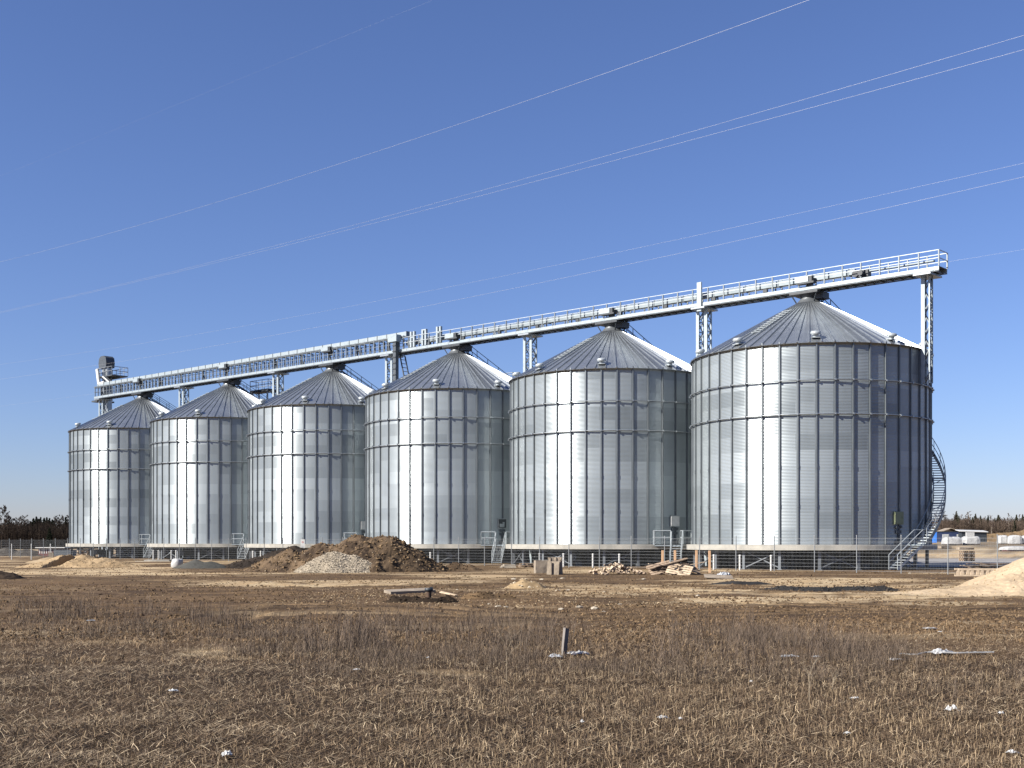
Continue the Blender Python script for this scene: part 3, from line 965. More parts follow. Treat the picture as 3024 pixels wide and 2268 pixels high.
cable([(0, 1119), (752, 1005), (1512, 845.5), (3024, 525)], 74.5, 'lower wire of the pair crossing just above the conveyor bridge', .0062)
cable([(0, 1200), (282, 1162), (2817, 772), (3024, 735)], 112, 'wire passing behind the bridge, seen right of its near end', .0055)
cable([(80, 488), (273, 410), (1278, 0)], 58, 'faintest thin wire in the upper left of the sky', .0016)

# ------------------------------------------------------------------ fence
FN = 12.5
fw = (S6.x * -N.x + S6.y * -N.y) - FN
k0 = (2530 - CX) / FPX
zf = fw / (k0 * math.cos(TH) + math.sin(TH))
tf = (k0 * zf - S6.x) * D.x + (zf - S6.y) * D.y
fo = rowp(tf, FN)
fence = empty('wire_fence', (fo.x, fo.y, 0), ROWZ, 'long zinc wire mesh fence on slim posts in front of the silos', 'fence')
FS, FH = 3.02, 2.3
post_m = MB().tube((0, 0, -.1), (0, 0, FH + .12), .034, 8).box((0, 0, FH + .13), (.075, .075, .03)).mesh('post', M['fence'])
pm = MB()
for k in range(10): pm.box((FS / 2, .03, .12 + k * .235), (FS - .02, .010, .010))
q = .1
while q < FS: pm.box((q, .042, 1.18), (.0035, .0035, 2.2)); q += .10
panel_m = pm.mesh('mesh_panel', M['fencewire'])
for k in range(-8, 42):
    inst('post', post_m, fence, (k * FS, 0, 0))
    if k < 41: inst('mesh_panel', panel_m, fence, (k * FS, 0, 0))
for k, (px, lb) in enumerate(((34.6, 'slim white pole near the left edge beyond the fence'), (92.7, 'slim white pole left of the low red shed'), (149, 'slim white pole in front of the low red shed'))):
    p = gp(px, 1653)
    mb = MB().tube((0, 0, -.1), (0, 0, 1.75), .05, 8).lathe([(.05, 1.75), (.03, 1.8), (.001, 1.81)], 8)
    o = mb.build('marker_pole', M['white'], loc=p)
    tag(o, lb, 'pole', 'white poles at far left')

# sign on the fence
p = at(894, 0)
k0 = (894 - CX) / FPX
zs = fw / (k0 * math.cos(TH) + math.sin(TH)) - .12
zs = zs - .15
sx = k0 * zs
sg = empty('warning_sign', (sx, zs, EYE + (YH - 1606.5) / FPX * zs), 0, 'small white warning sign with a red circle hung on the fence', 'sign')
w_, h_ = 12.5 / FPX * zs, 27.5 / FPX * zs
MB().box((0, 0, 0), (w_, .02, h_)).build('sign_board', M['white'], sg)
ri = MB()
ri.lathe([(.085, -.004), (.085, .004), (.066, .004), (.066, -.004), (.085, -.004)], 24)
o = ri.build('red_ring', M['signred'], sg, (0, -.016, h_ * .2)); o.rotation_euler = (R_(90), 0, 0)
MB().beam((-.05, -.017, h_ * .2 + .05), (.05, -.017, h_ * .2 - .05), .018, .008, up=(0, 1, 0)).build('red_slash', M['signred'], sg)
tx = MB()
for q, wd in ((-.18, .28), (-.24, .2), (-.30, .24)): tx.box((0, -.013, q * h_ / .8), (wd, .006, .02))
tx.build('printed_lines', M['signgrey'], sg)

# white pipe stubs in front of the platforms
pipe_m = MB().tube((0, 0, -.1), (0, 0, 1.08), .075, 10).lathe([(.085, 1.0), (.085, 1.09), (.001, 1.1)], 10).mesh('drain_pipe', M['white'])
pl = [(520, 'left of the big bag'), (506, 'left of the big bag'), (747, 'near the dark topsoil heap'), (770, 'near the dark topsoil heap'), (1271, ''), (1594, ''), (1664, ''), (1751, ''), (1829, ''), (2108, ''), (2185, ''), (2277, ''), (453, ''), (468, '')]
for px, _ in pl:
    k = (px - CX) / FPX
    z = (fw + 1.1) / (k * math.cos(TH) + math.sin(TH))
    o = inst('drain_pipe', pipe_m, None, (k * z, z, 0))
    tag(o, 'upright white plastic pipe stub behind the fence in front of the silo columns', 'pipe', 'white pipe stubs along the platforms')

# ------------------------------------------------------------------ heaps
def heap(name, lab, cat, cones, cA, cB, seed, rough=.12, lump=.35, res=.11, sand=False, cut=None, kind=None, patch=None, noise_h=1.0):
    """cones: (x, y, radius, height[, y stretch]) in world metres; returns one mesh thing resting on the ground"""
    x0 = min(c[0] - c[2] for c in cones) - .4; x1 = max(c[0] + c[2] for c in cones) + .4
    y0 = min(c[1] - c[2] * (c[4] if len(c) > 4 else 1) for c in cones) - .4; y1 = max(c[1] + c[2] * (c[4] if len(c) > 4 else 1) for c in cones) + .4
    xs = np.arange(x0, x1, res); ys = np.arange(y0, y1, res * 1.3)
    X, Y = np.meshgrid(xs, ys, indexing='ij')
    wx = X + (fbm(X / .9, Y / .9, seed + 5, 3) - .45) * lump * 2
    wy = Y + (fbm(X / .9, Y / .9, seed + 9, 3) - .45) * lump * 2
    h = np.full_like(X, -.6)
    for c in cones:
        st = c[4] if len(c) > 4 else 1
        d = np.sqrt(((wx - c[0]) / c[2]) ** 2 + ((wy - c[1]) / (c[2] * st)) ** 2)
        hc = c[3] * (1.06 - np.sqrt(d * d + .012) * 1.0)
        k = .12
        h = np.maximum(h, hc) + k * np.exp(-np.abs(h - hc) / k) * .5 * (h > -.3)
    body = sstep(-.02, .15, h)
    n1 = fbm(X / .5, Y / .5, seed, 4) - .47
    n2 = 1 - np.abs(fbm(X / .28, Y / .28, seed + 3, 3) - .45) * 4
    h = h + body * (n1 * rough * 2.2 + n2 * rough * .35) * noise_h
    if cut is not None: h = cut(X, Y, h)
    g = H(X, Y)
    Z = g + np.clip(h, -.25, None)
    nx, ny = X.shape
    cx, cy = (x0 + x1) / 2, (y0 + y1) / 2
    V = np.stack([X - cx, Y - cy, Z], -1).reshape(-1, 3)
    i = np.arange(nx - 1)[:, None] * ny + np.arange(ny - 1)[None, :]
    F = np.stack([i, i + ny, i + ny + 1, i + 1], -1).reshape(-1, 4)
    hh = h.reshape(-1)
    F = F[hh[F].max(1) > -.12]
    t = np.clip((fbm(X / 1.1, Y / 1.1, seed + 40, 4) - .32) / .36, 0, 1).reshape(-1, 1)
    c = np.array(cA) * t + np.array(cB) * (1 - t)
    if patch is not None: c = patch(X, Y, c)
    used = np.unique(F)
    mp = np.full(len(V), -1); mp[used] = np.arange(len(used))
    o = inst(name, np_mesh(name, V[used], mp[F], M['heap'], c[used], sand), None, (cx, cy, 0))
    tag(o, lab, cat, kind=kind)
    return o, (lambda a, b: 0)
def stones_on(parent, n, fx, colA, colB, smin, smax, seed, name='loose_stones'):
    """n small angular stones as one part; fx gives (x, y, z) in world space"""
    r = np.random.default_rng(seed)
    base = np.array([[1, 0, 0], [-1, 0, 0], [0, 1, 0], [0, -1, 0], [0, 0, 1], [0, 0, -1]], float)
    faces = np.array([[0, 2, 4], [2, 1, 4], [1, 3, 4], [3, 0, 4], [2, 0, 5], [1, 2, 5], [3, 1, 5], [0, 3, 5]])
    P = fx(r, n)
    S = r.uniform(smin, smax, (n, 1, 1)) * r.uniform(.6, 1.3, (n, 1, 3)) * np.array([1, 1, .75])
    a = r.uniform(0, 6.28, n)
    b = base[None] * r.uniform(.7, 1.2, (n, 6, 1)) * S
    x = b[..., 0] * np.cos(a)[:, None] - b[..., 1] * np.sin(a)[:, None]
    y = b[..., 0] * np.sin(a)[:, None] + b[..., 1] * np.cos(a)[:, None]
    V = np.stack([x, y, b[..., 2]], -1) + P[:, None, :]
    if parent is not None: V = V - np.array(parent.location)
    t = r.random((n, 1, 1))
    c = np.array(colA) * t + np.array(colB) * (1 - t)
    c = np.repeat(c, 6, 1).reshape(-1, 3) * r.uniform(.85, 1.1, (n * 6, 1))
    F = (faces[None] + (np.arange(n) * 6)[:, None, None]).reshape(-1, 3)
    o = inst(name, np_mesh(name, V.reshape(-1, 3), F, M['heap'], c), parent)
    o['kind'] = 'stuff'
    return o
def surf(o, seed=1):
    """sample points on an object's mesh surface (world)"""
    me = o.data
    n = len(me.vertices)
    co = np.empty(n * 3, np.float32); me.vertices.foreach_get('co', co)
    co = co.reshape(-1, 3) + np.array(o.location)
    def fx(r, k):
        q = co[r.integers(0, n, k)].copy().astype(float)
        q[:, :2] += r.uniform(-.06, .06, (k, 2))
        return q
    return fx
BR, DK = (.165, .122, .085), (.062, .045, .033)
z = 84.0
def X(px, z): return (px - CX) / FPX * z
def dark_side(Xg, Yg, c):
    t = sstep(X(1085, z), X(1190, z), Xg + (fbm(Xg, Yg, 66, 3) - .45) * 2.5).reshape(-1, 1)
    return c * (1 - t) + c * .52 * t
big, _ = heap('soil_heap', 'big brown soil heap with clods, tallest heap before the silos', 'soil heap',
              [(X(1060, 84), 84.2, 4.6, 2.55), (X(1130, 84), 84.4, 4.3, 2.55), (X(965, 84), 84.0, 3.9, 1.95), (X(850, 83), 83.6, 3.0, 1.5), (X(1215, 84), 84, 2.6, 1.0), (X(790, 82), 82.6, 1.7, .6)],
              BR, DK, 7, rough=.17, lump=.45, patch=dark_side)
stones_on(big, 1500, surf(big), (.23, .17, .11), (.10, .07, .045), .04, .16, 4, 'soil_clods')
stones_on(big, 160, surf(big), (.55, .5, .42), (.4, .35, .28), .03, .07, 14, 'pale_pebbles')
gr, _ = heap('stone_heap', 'pale crushed limestone heap leaning on the front of the brown soil heap', 'stone heap',
             [(X(985, 80.6), 80.9, 2.6, 1.45, .8), (X(1040, 80.4), 80.9, 2.3, 1.15, .7)], (.34, .31, .27), (.22, .20, .17), 17, rough=.07, lump=.25)
stones_on(gr, 5200, surf(gr), (.60, .555, .49), (.28, .255, .22), .025, .08, 5, 'crushed_stone')
tp, _ = heap('topsoil_heap', 'black topsoil heap behind the left foot of the brown heap', 'soil heap',
             [(X(862, 95), 95.5, 4.4, 1.75), (X(790, 94), 95, 3.6, 1.0), (X(735, 93), 94, 1.8, .35)], (.040, .032, .027), (.020, .016, .014), 27, rough=.12, lump=.4)
stones_on(tp, 700, surf(tp), (.05, .04, .03), (.02, .017, .015), .04, .13, 6, 'soil_clods')
gg, _ = heap('gravel_heap', 'low grey gravel heap spilling beside the white big bag', 'gravel heap',
             [(X(575, 93), 93.4, 1.6, .66), (X(620, 93), 93.3, 1.5, .52), (X(548, 92.5), 93, .9, .3)], (.085, .09, .092), (.06, .064, .066), 37, rough=.03, lump=.12, res=.07)
def gully(Xg, Yg, h):
    q = Xg - X(166, 96.5) - (Yg - 96) * .25
    t = np.where(q < 0, np.exp(-(q / .10) ** 2), np.exp(-(q / .75) ** 2)) * sstep(98.9, 98.0, Yg)
    return h - t * np.clip(h + .05, 0, 1.2) * .97
sl, _ = heap('sand_heap', 'long beige sand heap at left with a dark gully cut in it', 'sand heap',
             [(X(228, 98), 98, 2.9, 1.2), (X(185, 98), 98.2, 2.3, 1.0), (X(300, 97), 97.3, 2.6, .72), (X(350, 97), 97, 1.7, .4), (X(148, 96.2), 96.4, 1.9, .55), (X(110, 96), 96.3, 1.6, .3)],
             (.44, .345, .235), (.34, .26, .17), 47, rough=.085, lump=.3, res=.08, cut=gully)
stones_on(sl, 500, surf(sl), (.44, .34, .23), (.26, .19, .12), .03, .10, 15, 'sand_lumps')
sr, _ = heap('sand_heap', 'pale sand heap cut off by the right edge of the photo', 'sand heap',
             [(X(3085, 49), 49.3, 3.3, 1.62), (X(3000, 47.5), 47.8, 2.3, .75), (X(2880, 46.5), 47.2, 2.3, .24, .6), (X(2780, 47), 47.6, 1.7, .14, .6)],
             (.52, .435, .335), (.42, .345, .26), 57, rough=.05, lump=.22, res=.05)
stones_on(sr, 500, surf(sr), (.5, .4, .28), (.36, .28, .18), .015, .05, 16, 'sand_lumps')
sm_, _ = heap('spoil_mound', 'low brown spoil mound right of the big heap', 'soil heap', [(X(1340, 86), 86.4, 1.4, .58, .7), (X(1385, 86), 86.4, .9, .40)], (.13, .095, .065), (.06, .043, .03), 67, rough=.09, res=.07)
stones_on(sm_, 260, surf(sm_), (.17, .12, .08), (.06, .04, .03), .03, .1, 21, 'soil_clods')
md, _ = heap('rubble_mound', 'small sandy rubble mound with white rocks, in front of the concrete blocks', 'rubble', [(X(1540, 52.5), 52.8, .75, .38, .8), (X(1575, 52.5), 52.8, .6, .3)], (.40, .31, .2), (.26, .2, .13), 77, rough=.05, res=.05)
stones_on(md, 90, surf(md), (.6, .55, .47), (.35, .28, .2), .03, .09, 8, 'loose_stones')
am, _ = heap('asphalt_millings', 'long low black strip of asphalt millings on the sand at right', 'rubble', [(X(px_, 50.5), 50.8 + .1 * math.sin(px_), .75, .15, .6) for px_ in (2310, 2370, 2430, 2490, 2550, 2600)], (.035, .036, .04), (.02, .021, .024), 87, rough=.05, res=.06)
stones_on(am, 900, surf(am), (.045, .046, .05), (.016, .016, .018), .02, .06, 18, 'asphalt_lumps')
heap('asphalt_millings', 'short low black strip of asphalt millings left of the longer one', 'rubble', [(X(px_, 57.5), 57.8, .6, .1, .6) for px_ in (2140, 2185, 2230)], (.045, .045, .05), (.025, .026, .03), 97, rough=.03, res=.06)
heap('earth_bank', 'long brown earth bank far behind the white wrapped stack at right', 'soil heap', [(X(px_, 300), 300, 16, h_ , .6) for px_, h_ in ((2960, 2.1), (3060, 3.0), (3180, 3.2), (3320, 2.6))], (.23, .17, .105), (.15, .11, .07), 107, rough=.3, lump=1.5, res=.7)
for k, (px_, w_) in enumerate(((70, 'beyond the fence near the left edge'), (10, 'at the left edge beyond the fence'))):
    heap('far_mound', 'low dark grey gravel mound ' + w_, 'gravel heap', [(X(px_, 175), 176, 3.2, 1.0 + .2 * k), (X(px_ + 20, 175), 176, 2.4, .7)], (.09, .085, .08), (.055, .05, .048), 117 + k, rough=.1, res=.25)
heap('sand_spill', 'pale sand spill beyond the fence beside the square concrete block', 'sand heap', [(X(140, 118), 118.5, 2.2, .55)], (.44, .36, .26), (.34, .27, .19), 127, rough=.04, res=.12)
heap('clod_bank', 'broken dark clod bank at far left edge of the field', 'soil heap', [(X(-10, 66), 66, 1.4, .5)], (.05, .036, .026), (.03, .022, .016), 131, rough=.1, res=.08)

# ------------------------------------------------------------------ objects in front of the silos
def rough_box(mb, c, d, rz=0.0, j=.03, n=2, M3=None):
    """box with chipped, uneven faces"""
    b = len(mb.v)
    mb.box(c, d, rz, M3)
    for i in range(b, len(mb.v)): mb.v[i] = tuple(q + random.uniform(-j, j) for q in mb.v[i])
def rock_mesh(name, m, seed, flat=.65, n=2):
    import bmesh
    r = random.Random(seed)
    bm = bmesh.new()
    bmesh.ops.create_icosphere(bm, subdivisions=n, radius=1)
    of = [Vector((r.uniform(-1, 1), r.uniform(-1, 1), r.uniform(-1, 1))).normalized() for _ in range(9)]
    for v in bm.verts:
        q = v.co.copy()
        for a in of:
            d_ = q.dot(a)
            if d_ > .72: q -= a * (d_ - .72) * .9
        q *= 1 + r.uniform(-.06, .06)
        v.co = (q.x, q.y * .85, q.z * flat)
    me = bpy.data.meshes.new(name)
    bm.to_mesh(me); bm.free()
    me.materials.append(m)
    return me
# concrete blocks and small broken pieces on top
p = gp(1606, 1693)
o = MB(); rough_box(o, (0, 0, .38), (1.0, .75, .8), R_(8), .05)
o = o.build('concrete_block', M['block'], loc=(p.x - .05, p.y + .3, p.z)); tag(o, 'tan rough concrete block, left one of the pair with rubble on top', 'block', 'concrete blocks')
p = gp(1638, 1697)
o = empty('concrete_block', (p.x + .02, p.y + .25, p.z), 0, 'grooved concrete block with dark ribs, right one of the pair', 'block', 'concrete blocks')
q = MB(); rough_box(q, (0, 0, .40), (.78, .7, .82), R_(-22), .04); q.build('block_body', M['block'], o)
q = MB()
for k in range(3): q.box((-.26 + .28 * k, -.40 + .04 * k, .40), (.10, .07, .78), R_(-22))
q.build('ribs', M['block'], o)
for k in range(5):
    q = MB(); rough_box(q, (0, 0, .12), (.18, .22, .24), R_(random.uniform(-20, 20)), .025)
    o = q.build('brick_piece', M['block'], loc=(p.x - .30 + .17 * k, p.y + .22 + .03 * (k % 2), p.z + .81)); tag(o, 'small upright masonry piece standing on the grooved concrete block', 'brick', 'masonry pieces on the block')

def pallet_mesh(name, m, L=1.2, W=.8, Hh=.15, seed=0):
    b = MB()
    for k in range(5): b.box((0, -W / 2 + .07 + k * (W - .14) / 4, Hh - .011), (L, .12, .022))
    for k in range(3): b.box((-L / 2 + .07 + k * (L - .14) / 2, 0, Hh - .034), (.12, W, .02))
    for i in range(3):
        for k in range(3): b.box((-L / 2 + .07 + i * (L - .14) / 2, -W / 2 + .07 + k * (W - .14) / 2, Hh / 2 - .012), (.12, .12, Hh - .068))
    for k in range(3): b.box((0, -W / 2 + .07 + k * (W - .14) / 2, .011), (L, .12, .022))
    return b.mesh(name, m)
pal_w, pal_l, pal_d = pallet_mesh('wooden_pallet', M['wood']), pallet_mesh('wooden_pallet', M['woodlight']), pallet_mesh('wooden_pallet', M['wooddark'])
def pallet(px, py, rz=0, n=1, m=None, lab='', dz=0.0, tilt=None, grp=None):
    p = gp(px, py)
    for k in range(n):
        o = inst('wooden_pallet', m or pal_w, None, (p.x + random.uniform(-.04, .04) * (k > 0), p.y, p.z + dz + k * .152), R_(rz + random.uniform(-4, 4)))
        if tilt: o.rotation_euler = (R_(tilt[0]), R_(tilt[1]), R_(rz))
        tag(o, lab, 'pallet', grp)
    return p
pallet(1556, 1675, 12, 1, None, 'lower weathered pallet on the ground left of the concrete blocks', grp='pallets')
pallet(1556, 1675, 6, 1, None, 'upper weathered pallet of the two left of the concrete blocks', dz=.152, grp='pallets')
p = gp(1500, 1677)
o = MB()
for k in range(3): rough_box(o, (.04 * k, 0, .05 + .09 * k), (1.25 - .2 * k, .7, .08), R_(4 * k), .01)
tag(o.build('board_stack', M['stone'], loc=p), 'low grey stack of slabs left of the weathered pallets', 'slabs')
pallet(795 * .226 + 350 + 105, 1676, 3, 1, pal_l, 'pale pallet lying left of the white big bag', grp='pallets')
# pallets and planks heap
pp = gp(1990, 1697)
for k, (dx, dy, dz, rx, ry, rz, m, lb) in enumerate(((-.80, .25, .30, 38, -14, 10, pal_w, 'dark tilted pallet at the left end of the old timber pile'), (-.1, .2, .05, 4, 6, -8, pal_w, 'weathered pallet lying flat under the old timber pile'),
        (.20, .30, .45, 34, -16, 6, pal_d, 'weathered pallet leaning on top of the old timber pile'), (.80, .15, .28, 24, 12, 18, pal_w, 'dark pallet at the right end of the old timber pile'), (.30, -.30, .20, 40, 10, -22, pal_l, 'pale pallet at the front of the old timber pile'))):
    o = inst('wooden_pallet', m, None, (pp.x + dx, pp.y + dy, pp.z + dz), rot=(R_(rx), R_(ry), R_(rz)), sc_=(1.25, 1.2, 1.1)); tag(o, lb, 'pallet', 'pallets')
for k in range(16):
    b = MB().box((0, 0, 0), (random.uniform(1.0, 2.3), .12, .035))
    o = b.build('loose_plank', random.choice((M['wood'], M['wooddark'], M['wooddark'], M['woodlight'])), loc=(pp.x + random.uniform(-1.0, 1.1), pp.y + random.uniform(-.3, .7), pp.z + random.uniform(.12, .62) ))
    o.rotation_euler = (R_(random.uniform(-10, 10)), R_(random.uniform(-16, 8)), R_(random.uniform(-35, 35)))
    tag(o, 'old grey brown plank tossed on the timber pile below the stairs', 'plank', 'loose planks on the timber pile')
# long leaning boards on top
for k in range(3):
    b = MB().beam((-1.5, -.1 + .22 * k, .35), (.85, .1 + .22 * k, 1.0), .18, .05)
    o = b.build('long_board', M['wood'], loc=pp); tag(o, 'long weathered board sloping up to the top of the timber pile', 'plank', 'sloping boards')
# firewood scraps
pf_ = gp(1818, 1697)
for k in range(120):
    f = random.random() ** .7
    a = random.uniform(0, 6.28)
    rr = f * 1.75
    hgt = .72 * (1 - f) ** .85
    L = random.uniform(.18, .42); th = random.uniform(.06, .12)
    b = MB(); rough_box(b, (0, 0, 0), (L, th, th * random.uniform(.6, 1.1)), 0, .012)
    o = b.build('wood_scrap', random.choice((M['woodlight'], M['woodlight'], M['wood'], M['wood'])), loc=(pf_.x + math.cos(a) * rr * 1.02, pf_.y + .4 + math.sin(a) * rr * .6, pf_.z + .05 + hgt * random.uniform(.55, 1.0)))
    o.rotation_euler = (R_(random.uniform(-40, 40)), R_(random.uniform(-45, 45)), random.uniform(0, 6.28))
    tag(o, 'short split piece of wood in the heap of scraps right of the concrete blocks', 'wood scrap', 'wood scraps in the heap')
# timber stakes
for k, (px, y0, y1, lb) in enumerate(((1956, 1625, 1690, 'orange timber stake left of the stairs, leftmost of four'), (1994, 1625, 1690, 'orange timber stake against the stairs'), (2056, 1625, 1688, 'orange timber stake right of the stairs'), (2096, 1626, 1691, 'tallest looking orange timber stake, rightmost of four'))):
    p = gp(px, y1)
    hgt = (y1 - y0) / FPX * p.y
    b = MB().box((0, 0, hgt / 2 - .1), (.14, .12, hgt + .2)); b.v = [(x + z_ * .012 * (-1) ** k, y, z_) for x, y, z_ in b.v]
    tag(b.build('timber_stake', M['timber'], loc=p), lb, 'stake', 'timber stakes')
# sheet panel and grey film
p = gp(2124, 1709)
o = MB().box((0, 0, .12), (1.55, .7, .03)); o = o.build('metal_sheet', M['block'], loc=(p.x, p.y + .3, p.z)); o.rotation_euler = (R_(14), R_(3), R_(-3))
tag(o, 'flat grey sheet lying right of the timber pile', 'sheet')
def film(name, p, w, d, h, m, lab, seed, n=14, grp=None):
    """crumpled plastic film or rag with real folds, lying on the ground"""
    u, v = np.meshgrid(np.linspace(-1, 1, n), np.linspace(-1, 1, n), indexing='ij')
    a = np.arctan2(v, u); r = np.hypot(u, v)
    k = np.clip(.75 + .5 * (vnoise(np.cos(a) * 1.7 + 9, np.sin(a) * 1.7 + 9, seed) - .4), .45, 1.2)
    X_ = u * w / 2 * k; Y_ = v * d / 2 * k
    Z_ = h * np.clip(1.3 - r, .05, .55) * (.3 + 1.5 * np.abs(fbm(u * 2.6 + seed, v * 2.6, seed, 3) - .45) * 3.0) + .012
    V = np.stack([X_, Y_, Z_], -1).reshape(-1, 3)
    i = np.arange(n - 1)[:, None] * n + np.arange(n - 1)[None, :]
    F = np.stack([i, i + n, i + n + 1, i + 1], -1).reshape(-1, 4)
    me = np_mesh(name, V, F, m, None, False)
    o = inst(name, me, None, p, random.uniform(0, .5))
    md_ = o.modifiers.new('solid', 'SOLIDIFY'); md_.thickness = .006
    tag(o, lab, name.split('_')[-1], grp)
    return o
film('plastic_film', gp(2140, 1702), 1.0, .7, .34, M['plasticgrey'], 'crumpled grey plastic film behind the flat grey sheet', 3)
# big bag and its neighbours
p = gp(522, 1676)
b = MB()
b.lathe([(.50, .0), (.58, .12), (.57, .45), (.55, .75), (.46, .86), (.30, .80), (.12, .84), (.001, .83)], 16)
b.v = [(x * (1 + .08 * math.sin(7 * math.atan2(y, x) + 5 * z_)) + .09 * z_, y * (1 + .06 * math.cos(5 * math.atan2(y, x))), z_ + .05 * math.sin(3 * math.atan2(y, x)) * (z_ > .6)) for x, y, z_ in b.v]
bag = empty('bulk_bag', p, 0, 'slumped white bulk bag beside the grey gravel heap', 'bag')
bag.scale = (.78, .7, .78)
b.build('bag_body', M['plastic'], bag)
b = MB()
for k in range(4): a = .8 + k * 1.57; b.path([(.42 * math.cos(a), .42 * math.sin(a), .82), (.36 * math.cos(a + .2), .36 * math.sin(a + .2), .98), (.3 * math.cos(a + .5), .3 * math.sin(a + .5), .8)], .02, 4)
b.build('lifting_loops', M['plastic'], bag)
p = gp(466, 1658)
o = MB(); rough_box(o, (0, 0, .10), (2.6, .9, .14), 0, .01); rough_box(o, (-.4, -.3, -.0), (3.6, .3, .10), 0, .01)
tag(o.build('slab_stack', M['concrete'], loc=p), 'pale flat slabs by the stairs left of the white bulk bag', 'slabs')
p = gp(590, 1662)
o = MB().beam((-1.9, 0, .16), (1.2, .1, .22), .18, .07); tag(o.build('loose_plank', M['wood'], loc=p), 'long plank lying behind the grey gravel heap', 'plank')
# wood on the sand heap, left
k_ = (245 - CX) / FPX; zz = (fw + 2.0) / (k_ * math.cos(TH) + math.sin(TH)); zz = min(zz, 138)
for k in range(3):
    o = inst('wooden_pallet', pal_l if k != 1 else pal_w, None, (k_ * zz, zz, .55 + k * .16), R_(15 * k)); tag(o, 'pallet in the stack seen just above the left sand heap', 'pallet', 'pallets stacked behind the sand heap')
o = MB(); rough_box(o, (0, 0, .25), (1.4, 1.0, .55), .2, .02); tag(o.build('timber_bearer', M['wood'], loc=(k_ * zz, zz, 0)), 'timber crate base carrying the pallet stack behind the left sand heap', 'crate')
p = gp(151, 1655); o = MB(); rough_box(o, (0, 0, .42), (.5, .5, .86), .3, .02); tag(o.build('concrete_block', M['stone'], loc=p), 'square pale concrete block on end, left of the sand heap', 'block')
# low red shed far left
p = at(160, 175)
s = empty('low_shed', (p.x, p.y, 0), R_(-6), 'low dark red shed with a flat white roof beyond the fence at left', 'shed')
MB().box((0, 0, .55), (3.6, 2.2, 1.15)).build('wall', M['redpaint'], s)
q = MB()
for k in range(6): q.box((-1.6 + .34 * k, -1.11, .7), (.12, .03, .7))
q.build('panel_slats', M['white'], s)
MB().box((.1, -.1, 1.2), (4.4, 2.8, .12)).build('roof', M['white'], s)
MB().box((1.9, -.3, .45), (2.6, 2.2, .8)).build('annex', M['darksteel'], s)

# right side yard
p0 = gp(2855, 1658)
for k in range(6):
    o = inst('wooden_pallet', pal_w, None, (p0.x, p0.y, p0.z + k * .185), R_(14 + 4 * (-1) ** k), sc_=(1.15, 1, 1.22)); tag(o, 'pallet in the tall stack beyond the fence at right', 'pallet', 'pallets in the tall stack')
p = gp(2905, 1703)
s = empty('crate_base', (p.x, p.y + .5, p.z), R_(-5), 'long pale open timber crate base in front of the right sand heap', 'crate')
MB().box((0, -.4, .42), (2.7, .14, .09)).box((0, .4, .42), (2.7, .14, .09)).build('top_rails', M['woodlight'], s)
MB().box((-.1, -.4, .06), (2.9, .14, .08)).box((0, .4, .06), (2.7, .14, .08)).build('bottom_rails', M['woodlight'], s)
for k in range(5):
    for q in (-.4, .4): MB().box((-1.15 + .56 * k, q, .24), (.16, .12, .27)).build('spacer', M['woodlight'], s)
p = gp(2905, 1682)
for k in range(22):
    b = MB().box((0, 0, 0), (random.uniform(1.4, 3.2), .16, .04))
    o = b.build('loose_plank', random.choice((M['wooddark'], M['wooddark'], M['wood'])), loc=(p.x + random.uniform(-.6, .7), p.y + random.uniform(-.6, .6), p.z + .08 + k * .017))
    o.rotation_euler = (R_(random.uniform(-6, 6)), R_(random.uniform(-6, 10)), R_(random.uniform(-25, 25)))
    tag(o, 'dark plank in the flat heap behind the pale crate base', 'plank', 'dark planks heaped at right')
# portable toilet
p = at(2757, 262)
s = empty('portable_toilet', p, R_(-10), 'bright blue portable toilet right of the spiral stair', 'toilet')
MB().box((0, 0, 1.1), (1.15, 1.15, 2.15)).build('cabin', M['blue'], s)
MB().box((0, 0, 2.22), (1.25, 1.25, .12)).box((0, 0, 2.3), (.9, .9, .08)).build('roof', M['blue'], s)
MB().box((-.05, -.59, 1.0), (.85, .04, 1.85)).build('door', M['blue'], s)
MB().box((-.3, -.615, 1.5), (.35, .01, .6)).build('door_notice', M['white'], s)
# cabins
p = at(2812, 285)
s = empty('site_cabin', p, R_(-3), 'navy site cabin with two pale windows behind the wrapped bundles', 'cabin')
MB().box((0, 0, 1.2), (8.0, 2.6, 2.5)).build('wall', M['navy'], s)
MB().box((0, 0, 2.5), (8.2, 2.8, .12)).build('roof', M['dark'], s)
for q in (-1.9, 1.4):
    w_ = MB().box((q, -1.31, 1.3), (1.5, .06, 1.1)).build('window_frame', M['white'], s); MB().box((q, -1.345, 1.3), (1.3, .02, .9)).build('pane', M['signgrey'], w_)
p = at(2872, 279)
s = empty('open_shed', p, R_(-3), 'black walled shed with a pale sloping roof right of the navy cabin', 'shed')
MB().box((0, 0, 1.1), (5.6, 2.6, 2.3)).build('wall', M['dark'], s)
b = MB().box((-.2, 0, 2.55), (6.4, 3.4, .14)); b.v = [(x, y, z_ - x * .03 + y * .1) for x, y, z_ in b.v]; b.build('roof', M['white'], s)
p = at(2800, 310)
s = empty('gable_hut', p, 0, 'small hut with a tan gable roof peeping above the navy cabin', 'hut')
MB().box((0, 0, 1.1), (5.5, 4, 2.2)).build('wall', M['wooddark'], s)
